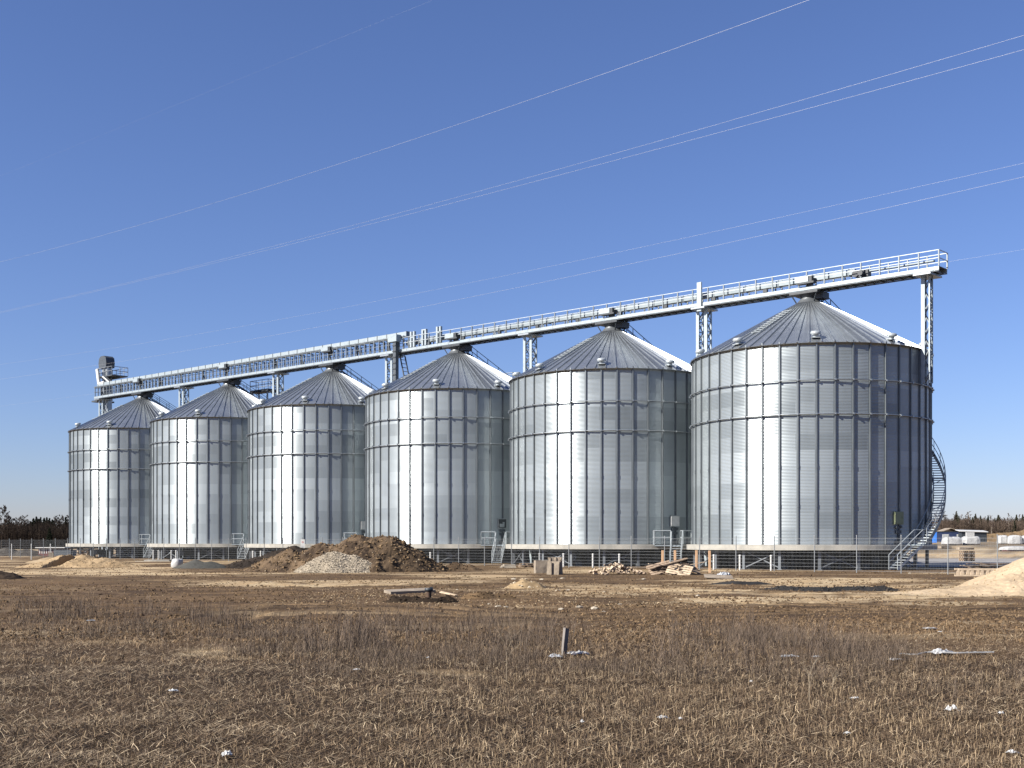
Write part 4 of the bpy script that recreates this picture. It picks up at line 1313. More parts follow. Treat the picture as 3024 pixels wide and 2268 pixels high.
b = MB(); b.add([(-3.6, -2.3, 2.6), (0, -2.3, 4.3), (3.6, -2.3, 2.6), (3.6, -2.3, 2.8), (0, -2.3, 4.5), (-3.6, -2.3, 2.8)] + [(-3.6, 2.3, 2.6), (0, 2.3, 4.3), (3.6, 2.3, 2.6), (3.6, 2.3, 2.8), (0, 2.3, 4.5), (-3.6, 2.3, 2.8)],
                [(0, 1, 4, 5), (1, 2, 3, 4), (11, 10, 7, 6), (10, 9, 8, 7), (5, 4, 10, 11), (4, 3, 9, 10), (0, 6, 7, 1), (1, 7, 8, 2), (0, 5, 11, 6), (2, 8, 9, 3)])
b.v = [(x, y, (z_ - 2.6) * .75 + 2.0) for x, y, z_ in b.v]
b.build('roof', M['block'], s)
# white wrapped loads
def wrapped(px, z, w, d, h, lab, seed, box=False, base=None):
    p = at(px, z)
    s = empty('wrapped_load', p, R_(-6), lab, 'wrapped load', 'white wrapped loads in the yard')
    b = MB()
    n = 18
    vs = []
    prof = [(1.0, .0), (1.02, .12), (.98, .6), (.90, .88), (.72, 1.0), (.3, 1.04), (.001, 1.03)]
    for f, zz_ in prof:
        for k in range(n):
            a = 2 * math.pi * k / n
            cx_, sx_ = math.cos(a), math.sin(a)
            e_ = (abs(cx_) ** 5 + abs(sx_) ** 5) ** -.2
            j = 1 + .05 * math.sin(3 * a + seed) + random.uniform(-.02, .02)
            vs.append((cx_ * e_ * w / 2 * f * j, sx_ * e_ * d / 2 * f * j, .15 + zz_ * h * (1 + .06 * math.sin(2 * a + seed))))
    fs = []
    for i in range(len(prof) - 1):
        for k in range(n): fs.append((i * n + k, i * n + (k + 1) % n, (i + 1) * n + (k + 1) % n, (i + 1) * n + k))
    b.add(vs, fs, False)
    b.build('plastic_wrap', M['plastic'], s)
    MB().box((0, 0, .06), (w * .9, d * .9, .22)).build('pallet_base', base or M['wooddark'], s)
    if box: MB().box((-.1, 0, h + .5), (1.35, 1.0, .95)).build('wrapped_top_box', M['plastic'], s)
wrapped(2811, 222, 3.4, 2.2, 1.25, 'rounded white wrapped load left of the one with a box on top', 1)
wrapped(2866, 224, 3.2, 2.2, 1.35, 'white wrapped load with a square box on top', 2, True)
wrapped(2960, 240, 1.9, 2.0, 1.5, 'white wrapped load at the left end of the long white stack', 3)
wrapped(2996, 238, 2.6, 2.0, 1.55, 'white wrapped load in the middle of the long white stack', 4)
wrapped(3036, 238, 2.6, 2.0, 1.6, 'white wrapped load of the long white stack at the right edge', 5)
wrapped(2995, 188, 4.2, 2.0, .55, 'low white covered load with a reddish base nearer the road', 6, False, M['redpaint'])
for px_, z_, w_, lb in ((2790, 205, 1.0, 'pale flat rubble slab left of the wrapped loads'), (2850, 200, 1.3, 'pale flat rubble slab below the wrapped load with a box')):
    p = at(px_, z_); o = MB(); rough_box(o, (0, 0, .2), (w_ * 2, 1, .4), .2, .08); tag(o.build('rubble_slab', M['block'], loc=p), lb, 'rubble')

# ------------------------------------------------------------------ standpipe pit in the middle of the field
p = gp(1266, 1777)
s = empty('standpipe', (p.x, p.y + .1, p.z), 0, 'rusty standpipe with a black flange in a dug pit', 'pipe')
MB().lathe([(.085, -.2), (.085, .34), (.10, .40)], 14).build('pipe', M['rust'], s)
MB().lathe([(.001, .50), (.135, .50), (.145, .46), (.145, .42), (.10, .38)], 16).box((.08, 0, .52), (.1, .06, .04)).build('flange', M['dark'], s)
pit, _ = heap('pit_spoil', 'dark clods dug out around the rusty standpipe', 'soil heap', [(p.x + dx, p.y + dy, r_, h_, .5) for dx, dy, r_, h_ in ((-1.05, -.3, .35, .17), (-.75, -.35, .4, .26), (-.4, -.35, .35, .22), (0, -.46, .3, .16), (.4, -.36, .4, .17), (.65, -.05, .35, .24), (.5, .3, .4, .2))], (.045, .032, .022), (.022, .016, .012), 141, rough=.05, res=.035, lump=.1)
stones_on(pit, 260, surf(pit), (.06, .045, .03), (.02, .015, .012), .02, .06, 9, 'soil_clods')
o = MB().lathe([(.3, .0), (.34, .07), (.37, .05), (.39, -.1)], 20); o = o.build('cable_coil', M['dark'], loc=(p.x + .42, p.y + .05, p.z)); o.scale = (1.2, .6, 1); tag(o, 'flat black hose coil right of the rusty standpipe', 'hose')
q = gp(1200, 1752)
o = MB(); rough_box(o, (0, 0, .06), (.70, 1.9, .11), 0, .008); o = o.build('concrete_slab', M['block'], loc=(q.x + .12, q.y + .25, q.z)); o.rotation_mode = 'ZYX'; o.rotation_euler = (R_(5), R_(1), R_(-62)); o.location.z += .02; tag(o, 'long grey concrete slab lying behind the rusty standpipe', 'slab')
q = gp(1326, 1758)
o = MB().beam((-.35, .55, .10), (.28, -.35, .02), .10, .04); tag(o.build('loose_plank', M['woodlight'], loc=q), 'pale plank slanting down right of the rusty standpipe', 'plank')
o = MB().beam((-.3, .0, .16), (.30, -.28, .03), .09, .04); tag(o.build('loose_plank', M['woodlight'], loc=(q.x + .02, q.y - .3, q.z)), 'short pale plank end pointing right beside the pit', 'plank')
q = gp(1187, 1776); film('foam_scrap', (q.x, q.y, q.z + .05), .30, .2, .18, M['stone'], 'cream broken foam scrap on the dark clods left of the standpipe', 12)
cl, _ = heap('clod_ridge', 'dry clod ridge running right from the standpipe pit', 'soil heap', [(X(px_, 42.5), 42.6 + .05 * math.sin(px_), .34, .19, .6) for px_ in (1385, 1412, 1440, 1470, 1500)], (.20, .14, .085), (.07, .05, .033), 151, rough=.09, res=.04, lump=.15)
stones_on(cl, 260, surf(cl), (.22, .16, .1), (.05, .035, .025), .02, .07, 22, 'soil_clods')

# wooden stake in the weeds
p = gp(1664, 1936)
hgt = 86 / FPX * p.y
b = MB().box((0, 0, hgt / 2 - .1), (.075, .075, hgt + .2), R_(28)); b.v = [(x + z_ * .10, y + z_ * .03, z_ - (.02 if x > 0 else 0)) for x, y, z_ in b.v]
tag(b.build('field_stake', mat('grey_stake_wood', (.22, .20, .18), (.12, .10, .09), 6, rough=.9, stretch=(5, 5, .6)), loc=p), 'grey weathered stake leaning in the weeds of the foreground', 'stake')
# litter
lit = [(1705, 1932, .55, .3, .10, 'white', 'white torn film right of the leaning field stake'), (1640, 1947, .34, .3, .07, 'grey', 'grey torn film left of the foot of the field stake'),
       (2808, 2106, .20, .14, .10, 'white', 'largest white rag on the ground at lower right'), (2955, 2116, .09, .07, .04, 'white', 'small white scrap right of the largest rag'),
       (2990, 2226, .14, .09, .05, 'white', 'white scrap in the lower right corner'), (2525, 2062, .14, .08, .03, 'white', 'small flat white scrap below the taller weeds at right'),
       (2503, 2176, .09, .06, .03, 'white', 'tiny white scrap in the stubble left of the largest rag'), (2010, 2134, .09, .06, .03, 'white', 'small white scrap right beside the wider flat scrap'),
       (1958, 2130, .18, .10, .04, 'white', 'wide flat white scrap in the stubble right of centre'), (1720, 2140, .07, .06, .04, 'white', 'small round white scrap in the stubble below the stake'),
       (672, 2236, .15, .13, .07, 'white', 'white torn bag at the bottom left of centre'), (512, 2042, .17, .12, .04, 'grey', 'pale grey film flat in the straw at left'),
       (2330, 1943, .5, .2, .06, 'grey', 'grey film caught in the weeds right of centre'), (2410, 1945, .2, .14, .05, 'grey', 'small grey film beside the one caught in the weeds'),
       (2642, 1953, .32, .18, .05, 'white', 'white scrap at the left end of the white tape'), (2775, 1936, .6, .35, .12, 'white', 'large white film bundle in the middle of the white tape'),
       (2880, 1937, .5, .12, .03, 'white', 'long white film strip right of the film bundle'), (2745, 1858, .45, .2, .04, 'white', 'lone white scrap on the bare soil at right'),
       (2779, 1869, .14, .1, .03, 'white', 'tiny white scrap just right of the lone one on bare soil'), (1055, 1982, .16, .1, .03, 'white', 'pale scrap left of centre in the stubble'), (1264, 1951, .09, .07, .04, 'white', 'tiny white scrap in weeds left of the stake'),
       (2218, 2018, .05, .05, .04, 'white', 'tiny white scrap in the dark weeds right of centre'), (270, 1837, .3, .15, .03, 'grey', 'flat pale scrap at the left edge of the weeds')]
for k, (px, py, w_, d_, h_, m_, lb) in enumerate(lit):
    q = gp(px, py, .02)
    film('litter_scrap', q, w_ * .8, d_ * 1.1, h_ * .8, M['plastic'] if m_ == 'white' else M['plasticgrey'], lb, 20 + k, 10, 'litter scraps in the field')
tp_ = MB(); a = [gp(px, py, .05) for px, py in ((2655, 1943), (2665, 1939), (2690, 1945), (2710, 1945), (2735, 1938), (2770, 1938), (2830, 1939), (2935, 1938))]
tp_.path(a, .014, 4); tag(tp_.build('tape_strip', M['plastic']), 'wavy white tape lying across the soil at right', 'tape')
# stones
rk = [rock_mesh('field_stone', M['stone'], k, .42, 1) for k in range(5)]
for k, (px, py, r_) in enumerate(((1444, 1783, .11), (1472, 1794, .16), (1495, 1795, .12), (1657, 1801, .17), (1711, 1799, .16), (1754, 1801, .24), (1783, 1806, .13), (1829, 1784, .11), (1648, 1744, .2), (1680, 1742, .16), (1786, 1750, .16), (1600, 1712, .22), (1516, 1713, .2), (2030, 1768, .14), (2060, 1760, .15),
        (2045, 1743, .13), (2010, 1772, .12), (2322, 1740, .16), (2535, 1749, .12), (2687, 1694, .2), (1900, 1712, .18), (1660, 1708, .2), (2240, 1770, .12), (1560, 1737, .12), (1350, 1742, .1), (330, 1786, .08), (800, 1718, .1), (910, 1730, .09), (1980, 1803, .09), (1300, 1805, .06))):
    p = gp(px, py)
    o = inst('field_stone', rk[k % 5], None, (p.x, p.y, p.z + r_ * .06), random.uniform(0, 6), sc_=(r_ * random.uniform(.7, 1), r_ * random.uniform(.5, .8), r_ * random.uniform(.5, .9))); tag(o, 'pale limestone lump lying on the bare soil between field and silos', 'stone', 'pale stones on the bare soil')
# loose gravel over the bare soil
def field_gravel(r, n):
    py = YH + 70 + 150 * r.random(n) ** 1.4
    px = r.uniform(-150, 3170, n)
    z_ = FPX * EYE / (py - YH); x_ = (px - CX) / FPX * z_
    s_ = sand_mask(x_, z_)
    keep = r.random(n) < (.25 + s_)
    x_, z_ = np.where(keep, x_, x_ * 0 + r.uniform(-8, 8, n)), np.where(keep, z_, 45 + r.uniform(-8, 8, n))
    return np.stack([x_, z_, H(x_, z_) + .005], -1)
o = stones_on(None, 4500, field_gravel, (.50, .42, .31), (.16, .115, .075), .010, .045, 61, 'loose_gravel')
tag(o, 'scattered pebbles and small clods over the bare soil', 'gravel')

def field_clods(r, n):
    py = YH + 66 + 230 * r.random(n) ** 1.3
    px = r.uniform(-200, 3220, n)
    z_ = FPX * EYE / (py - YH); x_ = (px - CX) / FPX * z_
    m_ = fbm(x_ / 4, z_ / 2.2, 331, 4)
    j = r.random(n) * .35
    k = (m_ + j) > .60
    x_, z_ = x_[k], z_[k]
    i = r.integers(0, len(x_), n)
    x_, z_ = x_[i] + r.normal(0, .25, n), z_[i] + r.normal(0, .2, n)
    return np.stack([x_, z_, H(x_, z_) + .004], -1)
o = stones_on(None, 26000, field_clods, (.19, .135, .085), (.055, .038, .025), .015, .075, 62, 'soil_crumbs')
tag(o, 'brown soil clods crumbled over the bare field', 'soil clods')

# ------------------------------------------------------------------ stubble, straw and weeds
def blades(name, lab, cat, x, y, h, wd, lean, cA, cB, seed, bend=.3, zoff=0.0, cpow=1.0):
    """thin dry stalks: two-segment ribbons with a bend; colours vary from stalk to stalk"""
    r = np.random.default_rng(seed)
    n = len(x)
    z_ = H(x, y) + zoff
    a = r.uniform(0, 2 * np.pi, n)
    la = r.uniform(0, 2 * np.pi, n)
    dx, dy = np.cos(la) * lean, np.sin(la) * lean
    b0 = np.stack([x, y, z_ - .015 * (zoff == 0)], -1)
    k = r.uniform(-bend, bend, (n, 2)) * h[:, None]
    up = np.sqrt(np.clip(1 - lean ** 2, .02, 1))
    m1 = b0 + np.stack([dx * h * .5, dy * h * .5, up * h * .55], -1)
    t1 = b0 + np.stack([dx * h + k[:, 0], dy * h + k[:, 1], up * h], -1)
    s = np.stack([np.cos(a), np.sin(a), np.zeros(n)], -1) * wd[:, None] / 2
    # keep the ribbon's width axis off the stalk direction for flat straw
    dirv = t1 - b0
    dirv /= np.linalg.norm(dirv, axis=1, keepdims=True)
    fl = np.stack([-dirv[:, 1], dirv[:, 0], r.uniform(-.4, .4, n)], -1)
    fl /= np.linalg.norm(fl, axis=1, keepdims=True)
    flat = (lean > .8)[:, None]
    s = np.where(flat, fl * wd[:, None] / 2, s)
    V = np.stack([b0 - s, b0 + s, m1 + s * .9, m1 - s * .9, t1 + s * .6, t1 - s * .6], 1).reshape(-1, 3)
    base = np.arange(n)[:, None] * 6
    F = np.concatenate([base + np.array([[0, 1, 2, 3]]), base + np.array([[3, 2, 4, 5]])], 0)
    t = r.random((n, 1)) ** cpow
    c = (np.array(cA) * t + np.array(cB) * (1 - t)) * r.uniform(.75, 1.2, (n, 1))
    o = inst(name, np_mesh(name, V, F, M['straw'], np.repeat(c, 6, 0)))
    tag(o, lab, cat, kind='stuff')
    return o
def frustum_pts(r, n, z0, z1, pw=1.0, s=.57):
    u = r.random(n)
    zz_ = (z0 ** pw + u * (z1 ** pw - z0 ** pw)) ** (1 / pw)
    return r.uniform(-s, s, n) * zz_, zz_
r = np.random.default_rng(101)
x, y = frustum_pts(r, 190000, 9.0, 25, .9)
px, py = CX + x / y * FPX, YH + FPX * EYE / y
dens = sstep(.30, .55, fbm(x / 1.8, y / 1.2, 201, 3)) * .6 + .4
left = sstep(1500, 700, px)
k = r.random(len(x)) < dens * (1 - .65 * left) * (.2 + .8 * sstep(1900, 2040, py))
x1_, y1_ = x[k], y[k]
blades('stubble', 'cut brown crop stubble standing in the foreground field', 'stubble', x1_, y1_, .025 + .11 * r.random(len(x1_)) ** 1.6, r.uniform(.0025, .006, len(x1_)), np.abs(r.normal(0, .22, len(x1_))).clip(0, .8), (.50, .40, .28), (.07, .046, .030), 102, .14, 0.0, 2.6)
x, y = frustum_pts(r, 190000, 9.0, 30, .8)
px, py = CX + x / y * FPX, YH + FPX * EYE / y
left = sstep(1700, 600, px)
dens = sstep(.36, .58, fbm(x / 1.3, y / .8, 211, 3)) * .6 + .4
k = r.random(len(x)) < dens * (.55 + .45 * left)
x2_, y2_ = x[k], y[k]
blades('flattened_straw', 'flattened pale straw strewn over the foreground soil', 'straw', x2_, y2_, r.uniform(.04, .15, len(x2_)) * (1 + .5 * (r.random(len(x2_)) < .08)), r.uniform(.0028, .0058, len(x2_)), r.uniform(.93, .9995, len(x2_)), (.68, .58, .44), (.085, .058, .038), 103, .07, .02, 2.2)
x, y = frustum_pts(r, 150000, 9.0, 26, .8)
n3 = len(x)
blades('matted_straw', 'dark brown rotten straw matted between the stubble', 'straw', x, y, .03 + .10 * r.random(n3), r.uniform(.003, .008, n3), r.uniform(.90, .999, n3), (.24, .175, .115), (.05, .034, .023), 109, .1, .006)
# short dry grass tufts, matted, all over the middle distance
x, y = frustum_pts(r, 60000, 20, 60, .4)
px, py = CX + x / y * FPX, YH + FPX * EYE / y
m_ = fbm(x / 3.2, y / 2.2, 221, 4)
k = r.random(len(x)) < sstep(.42, .56, m_) * (.12 + .88 * sstep(1770, 1840, py))
blades('dry_grass', 'short matted dry grass on the bare field', 'grass', x[k], y[k], r.uniform(.04, .16, k.sum()), r.uniform(.006, .014, k.sum()), r.uniform(.2, .9, k.sum()), (.30, .22, .14), (.12, .085, .055), 104, .3)
# weeds: clumps of tall grey brown stems
def weeds():
    r = np.random.default_rng(301)
    nclump = 2600
    cx, cy = frustum_pts(r, nclump * 8, 15, 40, .5, .5)
    px, py = CX + cx / cy * FPX, YH + FPX * EYE / cy
    mask = np.zeros(len(cx))
    for bx, by, rx, ry, a in ((1000, 1905, 420, 75, .9), (1500, 1915, 420, 60, .85), (2150, 1930, 330, 85, 1.0), (2480, 1960, 260, 70, .7), (250, 1830, 330, 60, .8), (1250, 1850, 400, 40, .4), (600, 1880, 300, 50, .45), (2900, 2030, 200, 50, .15), (1900, 1980, 500, 40, .5), (1150, 1975, 300, 40, .5)):
        mask = np.maximum(mask, a * np.clip(1.2 - ((px - bx) / rx) ** 2 - ((py - by) / ry) ** 2, 0, 1))
    mask *= sstep(.40, .60, fbm(cx / 1.7, cy / 1.7, 231, 3)) * .94 + .06
    k = r.random(len(cx)) < mask
    cx, cy = cx[k][:nclump], cy[k][:nclump]
    n = len(cx)
    ns = 13
    hs = r.uniform(.10, .42, n) ** 1.0 * (1 + .9 * (r.random(n) < .10)) * (.6 + .8 * fbm(cx / 2.2, cy / 2.2, 237, 2))
    x = np.repeat(cx, ns) + r.normal(0, .09, n * ns); y = np.repeat(cy, ns) + r.normal(0, .09, n * ns)
    h = np.repeat(hs, ns) * r.uniform(.45, 1.05, n * ns)
    blades('dead_weeds', 'thin grey brown dead weeds in loose clumps across the field', 'weeds', x, y, h, r.uniform(.0028, .006, n * ns), np.abs(r.normal(0, .30, n * ns)).clip(0, .75), (.16, .125, .10), (.055, .042, .034), 302, .22)
    # taller stems in thinner stands
    tx, ty = frustum_pts(r, 9000, 16, 36, .5, .5)
    px, py = CX + tx / ty * FPX, YH + FPX * EYE / ty
    mk = np.zeros(len(tx))
    for bx, by, rx, ry, a in ((1020, 1890, 260, 60, 1), (2160, 1925, 240, 70, 1), (2420, 1935, 200, 50, .8), (240, 1800, 260, 45, 1), (620, 1850, 200, 40, .5), (1560, 1900, 260, 45, .6), (1300, 1870, 160, 40, .5)):
        mk = np.maximum(mk, a * np.clip(1.1 - ((px - bx) / rx) ** 2 - ((py - by) / ry) ** 2, 0, 1))
    mk *= sstep(.42, .58, fbm(tx / .9, ty / .9, 241, 3))
    k = r.random(len(tx)) < mk
    tx, ty = np.repeat(tx[k], 6) + r.normal(0, .07, 6 * k.sum()), np.repeat(ty[k], 6) + r.normal(0, .07, 6 * k.sum())
    th = r.uniform(.28, .62, len(tx))
    blades('tall_dead_weeds', 'taller dark dead weed stems in thin stands around the stake and to the right', 'weeds', tx, ty, th, r.uniform(.005, .010, len(tx)), np.abs(r.normal(0, .2, len(tx))).clip(0, .6), (.15, .115, .095), (.05, .038, .032), 305, .18)
    x = np.concatenate([x, np.repeat(tx, 3)]); y = np.concatenate([y, np.repeat(ty, 3)]); h = np.concatenate([h, np.repeat(th, 3)])
    # side twigs
    k = r.random(len(x)) < .8
    xx, yy, hh = x[k], y[k], h[k]
    f = r.uniform(.4, .9, k.sum())
    o = blades('weed_twigs', 'fine side twigs of the dead weeds', 'weeds', xx, yy, hh * .34, r.uniform(.002, .004, k.sum()), r.uniform(.3, .75, k.sum()), (.19, .145, .115), (.08, .06, .048), 303, .3, hh * f)
weeds()
def branchy(px, py, h, seed, lab, cA=(.36, .29, .2)):
    rr = random.Random(seed)
    p = gp(px, py)
    b = MB()
    def grow(a, d, L, w, lv):
        e_ = a + d * L
        b.tube(a, e_, w, 4, w * .6)
        if lv == 0: return
        for _ in range(3 if lv > 1 else 3):
            nd_ = (d + Vector((rr.uniform(-.7, .7), rr.uniform(-.5, .5), rr.uniform(-.1, .5)))).normalized()
            grow(a + d * L * rr.uniform(.45, 1), nd_, L * rr.uniform(.45, .7), w * .6, lv - 1)
    grow(Vector((0, 0, -.02)), Vector((rr.uniform(-.15, .2), 0, 1)).normalized(), h * .55, .007, 3)
    tag(b.build('dead_weed', mat('weed_stem', cA, tuple(q * .7 for q in cA), 8, rough=.9), loc=p), lab, 'weed', 'branchy dead weeds')
for k, a in enumerate(((1495, 2010, .85, 'tall pale branching weed at the middle of the foreground'), (1275, 1850, .62, 'dark branching weed left of the tall pale one, farther off'), (1118, 1835, .5, 'dark thin weed left of centre among the far weeds'), (1660, 2000, .5, 'bent pale weed just in front of the field stake'), (2390, 2075, .7, 'pale upright weed in the stubble right of centre'),
        (1420, 1840, .55, 'dark lone weed above the centre weeds, below the clod ridge'), (2455, 2040, .42, 'leaning pale weed right of the upright one'), (2205, 1990, .6, 'dark bushy weed in the densest right patch'), (1390, 1730, .45, 'small dark weed beside the pale gravel patch'))):
    branchy(a[0], a[1], a[2], 40 + k, a[3], (.36, .29, .2) if k in (0, 3, 4, 6) else (.14, .105, .08))

# ------------------------------------------------------------------ trees
def ribbon_mesh(name, segs, cols, mt):
    """segs: list of (p, q, w0, w1): crossed ribbons"""
    n = len(segs)
    P = np.array([s_[0] for s_ in segs], float); Q = np.array([s_[1] for s_ in segs], float)
    w0 = np.array([s_[2] for s_ in segs])[:, None] / 2; w1 = np.array([s_[3] for s_ in segs])[:, None] / 2
    d = Q - P
    d /= np.maximum(np.linalg.norm(d, axis=1, keepdims=True), 1e-9)
    up = np.where(np.abs(d[:, 2:3]) > .9, np.array([[1., 0, 0]]), np.array([[0, 0, 1.]]))
    a = np.cross(d, up); a /= np.linalg.norm(a, axis=1, keepdims=True)
    b = np.cross(d, a)
    V = np.stack([P - a * w0, P + a * w0, Q + a * w1, Q - a * w1, P - b * w0, P + b * w0, Q + b * w1, Q - b * w1], 1).reshape(-1, 3)
    base = np.arange(n)[:, None] * 8
    F = np.concatenate([base + np.array([[0, 1, 2, 3]]), base + np.array([[4, 5, 6, 7]])], 0)
    return np_mesh(name, V, F, mt, np.repeat(np.array(cols), 8, 0))
def bare_tree(seed, h, spread=.30, colr=(.13, .10, .085), birch=False):
    rr = random.Random(seed)
    limbs = []; twigs = []
    def grow(a, d, L, w, lv):
        e_ = a + d * L
        (limbs if lv >= 3 else twigs).append((tuple(a), tuple(e_), w, w * .65))
        if lv == 0: return
        for _ in range(4 if lv > 1 else 5):
            f = rr.uniform(.35, 1)
            q = spread * (2.6 if lv < 4 else 2.0)
            nd_ = (d + Vector((rr.uniform(-q, q), rr.uniform(-q, q), rr.uniform(.0, .35)))).normalized()
            grow(a + d * L * f, nd_, L * rr.uniform(.42, .68), max(w * .5, .06), lv - 1)
    tr = []
    a = Vector((0, 0, -.5)); d = Vector((0, 0, 1)); w = h * .024; L = h / 8
    for k in range(8):
        e_ = a + d * L
        tr.append((tuple(a), tuple(e_), w, w * .85))
        if k >= 2:
            for _ in range(4):
                t_ = rr.uniform(0, 6.28)
                nd_ = Vector((math.cos(t_) * .8, math.sin(t_) * .8, rr.uniform(.5, 1.2))).normalized()
                grow(a + d * L * rr.random(), nd_, h * .16 * (1.25 - k / 9), w * .45, 3)
        d = (d + Vector((rr.uniform(-.08, .08), rr.uniform(-.08, .08), 0))).normalized()
        a = e_; w *= .82
    cols_t = [np.array((.42, .40, .37) if birch else (.11, .09, .075)) * rr.uniform(.8, 1.15) for _ in tr]
    cr = limbs + twigs
    cols_c = [np.array(colr) * rr.uniform(.7, 1.25) for _ in cr]
    return ribbon_mesh('trunk', tr, cols_t, M['twig']), ribbon_mesh('crown', cr, cols_c, M['twig'])
def spruce_tree(seed, h, colr=(.030, .038, .026), bare=.12, wide=.19):
    rr = random.Random(seed)
    segs = []
    z_ = h * bare
    while z_ < h * .985:
        f = (z_ - h * bare) / (h * (1 - bare))
        R1 = h * wide * (1 - f) ** .85 * rr.uniform(.75, 1.15) + .12
        for k in range(int(9 + 9 * (1 - f))):
            t_ = rr.uniform(0, 6.28)
            rad_ = R1 * rr.uniform(.55, 1.05)
            dr = Vector((math.cos(t_), math.sin(t_), 0))
            a = Vector((0, 0, z_ + rr.uniform(-.2, .2))) + dr * .05
            e_ = a + dr * rad_ + Vector((0, 0, -rad_ * rr.uniform(.15, .5)))
            segs.append((tuple(a), tuple(e_), .30, .12))
            for _ in range(3):
                g_ = rr.uniform(.3, .95)
                q = a.lerp(e_, g_)
                sd_ = Vector((-dr.y, dr.x, 0)) * rr.choice((-1, 1)) * rad_ * .35 + dr * rad_ * .2 + Vector((0, 0, rr.uniform(-.25, .02)))
                segs.append((tuple(q), tuple(q + sd_), .22, .07))
        z_ += h * .030
    tr = [((0, 0, -.5), (0, 0, h * .5), h * .026, h * .018), ((0, 0, h * .5), (0, 0, h), h * .018, .03)]
    return ribbon_mesh('trunk', tr, [np.array((.09, .065, .05))] * 2, M['twig']), ribbon_mesh('crown', segs, [np.array(colr) * rr.uniform(.6, 1.4) for _ in segs], M['twig'])
BARE = [bare_tree(k, 10, .30 + .05 * (k % 2), (.135, .112, .102)) for k in range(3)]
BIRCH = [bare_tree(10 + k, 11, .26, (.17, .135, .13), True) for k in range(2)]
SPR = [spruce_tree(20 + k, 10, wide=.17 + .03 * k) for k in range(3)]
PINE = [spruce_tree(30 + k, 11, (.060, .062, .046), .45, .17) for k in range(2)]
def tree(kind, px, z_, h, lab, grp):
    lib, h0 = {'bare': (BARE, 10), 'birch': (BIRCH, 11), 'spruce': (SPR, 10), 'pine': (PINE, 11)}[kind]
    t_, c_ = random.choice(lib)
    p = at(px, z_)
    o = empty({'bare': 'bare_tree', 'birch': 'birch_tree', 'spruce': 'spruce_tree', 'pine': 'pine_tree'}[kind], p, random.uniform(0, 6.28), lab, 'tree', grp)
    k = h / h0
    o.scale = (k * random.uniform(.9, 1.2), k * random.uniform(.9, 1.2), k)
    inst('trunk', t_, o); inst('crown', c_, o)
GL, GR = 'trees at the wood edge on the left', 'trees at the wood edge on the right'
LL = {'bare': 'leafless grey brown tree in the wood left of the silos', 'spruce': 'dark spruce in the wood left of the silos', 'pine': 'dark spruce in the wood left of the silos', 'birch': 'leafless grey brown tree in the wood left of the silos'}
LR = {'bare': 'leafless brown tree in the wood at the right edge', 'spruce': 'dark conical spruce in the wood at the right edge', 'pine': 'greenish pine with high crown in the wood at the right edge', 'birch': 'leafless pale trunked birch in the wood at the right edge'}
def toph(px_top_y, z_, px): return (EYE + (YH - px_top_y) / FPX * z_) - at(px, z_).z
tree('bare', 4, 300, toph(1492, 300, 4), 'tallest bare tree, cut off by the left edge of the photo', None)
for px, ty, kd in ((15, 1522, 'bare'), (28, 1524, 'bare'), (40, 1532, 'bare'), (52, 1527, 'bare'), (64, 1531, 'bare'), (70, 1521, 'bare'), (78, 1534, 'bare'), (90, 1537, 'spruce'), (99, 1528, 'spruce'), (108, 1523, 'spruce'), (114, 1530, 'spruce'), (120, 1525, 'spruce'), (130, 1527, 'spruce'),
                   (138, 1525, 'spruce'), (146, 1528, 'spruce'), (155, 1532, 'spruce'), (160, 1536, 'bare'), (170, 1523, 'bare'), (176, 1527, 'bare'), (186, 1520, 'bare'), (194, 1524, 'spruce'), (200, 1522, 'bare'), (210, 1525, 'spruce'), (-20, 1515, 'bare'), (-45, 1522, 'spruce'), (-8, 1530, 'spruce'), (24, 1536, 'spruce'), (34, 1540, 'spruce')):
    z_ = random.uniform(345, 385)
    tree(kd, px, z_, toph(ty, z_, px), LL[kd], GL)
tree('spruce', 146, 330, toph(1556, 330, 146), 'short dark spruce standing before the left wood', None)
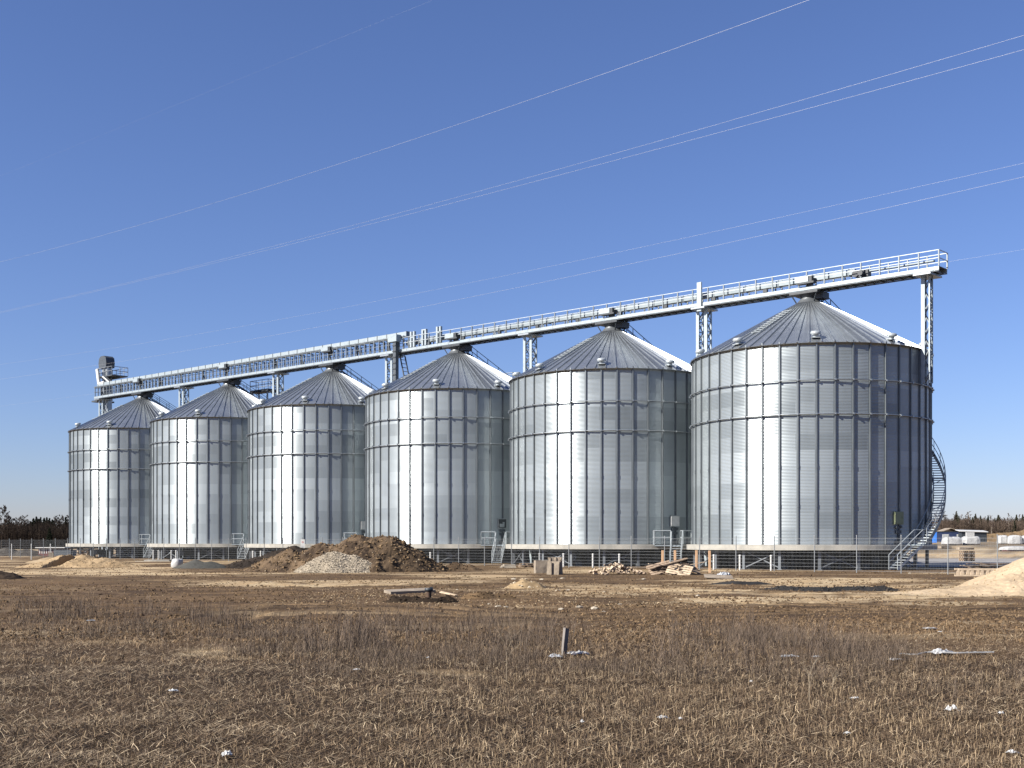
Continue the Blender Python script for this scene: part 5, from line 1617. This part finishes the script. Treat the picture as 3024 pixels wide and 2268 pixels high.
for px, ty, kd in ((2752, 1530, 'bare'), (2765, 1515, 'bare'), (2780, 1503, 'bare'), (2790, 1506, 'bare'), (2803, 1530, 'bare'), (2815, 1519, 'bare'), (2824, 1508, 'pine'), (2832, 1522, 'pine'), (2842, 1520, 'birch'), (2852, 1522, 'bare'), (2860, 1511, 'birch'), (2860, 1523, 'pine'), (2872, 1526, 'pine'), (2881, 1515, 'pine'),
                   (2889, 1528, 'spruce'), (2896, 1521, 'spruce'), (2905, 1526, 'bare'), (2914, 1530, 'spruce'), (2918, 1520, 'spruce'), (2928, 1522, 'birch'), (2938, 1528, 'pine'), (2948, 1519, 'pine'), (2956, 1524, 'bare'), (2968, 1528, 'bare'), (2980, 1518, 'birch'), (2990, 1526, 'bare'), (3002, 1518, 'pine'), (3010, 1521, 'birch'), (3020, 1517, 'pine'),
                   (3032, 1520, 'bare'), (3045, 1516, 'spruce'), (3060, 1522, 'bare'), (2900, 1548, 'spruce'), (2890, 1552, 'spruce'), (2740, 1525, 'bare'), (2725, 1520, 'bare'), (2885, 1535, 'bare'), (2846, 1534, 'pine'), (2965, 1534, 'pine'), (2996, 1536, 'spruce')):
    z_ = random.uniform(375, 430)
    tree(kd, px, z_, toph(ty, z_, px), LR[kd], GR)
# undergrowth: the dense part of the woods that reads as one mass
def undergrowth(x0, x1, z0, z1, hm, n, col, seed, lab, curve=None):
    r = np.random.default_rng(seed)
    px = r.uniform(x0, x1, n); zz_ = r.uniform(z0, z1, n)
    xx = (px - CX) / FPX * zz_
    g = H(xx, zz_)
    h = hm * r.uniform(.35, 1.05, n) * (.75 + .5 * fbm(xx / 7, zz_ / 30, seed, 3))
    t_ = r.uniform(0, 6.28, n); ln = r.uniform(0, .28, n)
    P = np.stack([xx, zz_, g - .3], -1)
    Q = P + np.stack([np.cos(t_) * ln * h, np.sin(t_) * ln * h, h + .3], -1)
    k = n // 1
    segs_w = r.uniform(.05, .16, n)
    P2 = P + (Q - P) * r.uniform(.3, .8, (n, 1)); t2 = r.uniform(0, 6.28, n)
    Q2 = P2 + np.stack([np.cos(t2) * 1.0, np.sin(t2) * 1.0, r.uniform(.2, 1.3, n)], -1) * r.uniform(.4, 1, (n, 1))
    PP = np.concatenate([P, P2]); QQ = np.concatenate([Q, Q2]); W = np.concatenate([segs_w, segs_w * .6])
    segs = list(zip(PP, QQ, W, W * .5))
    c = np.array(col) * r.uniform(.6, 1.35, (2 * n, 1))
    o = inst('undergrowth', ribbon_mesh('undergrowth', segs, c, M['twig']))
    tag(o, lab, 'wood', kind='stuff')
undergrowth(-500, 330, 335, 400, 7.0, 34000, (.060, .048, .042), 401, 'dense dark leafless wood left of the silos')
undergrowth(2560, 3500, 380, 440, 5.0, 20000, (.125, .10, .088), 402, 'dense brown leafless wood at the right edge')
undergrowth(330, 2560, 390, 440, 5.5, 6000, (.09, .07, .06), 403, 'far leafless wood hidden behind the silos')
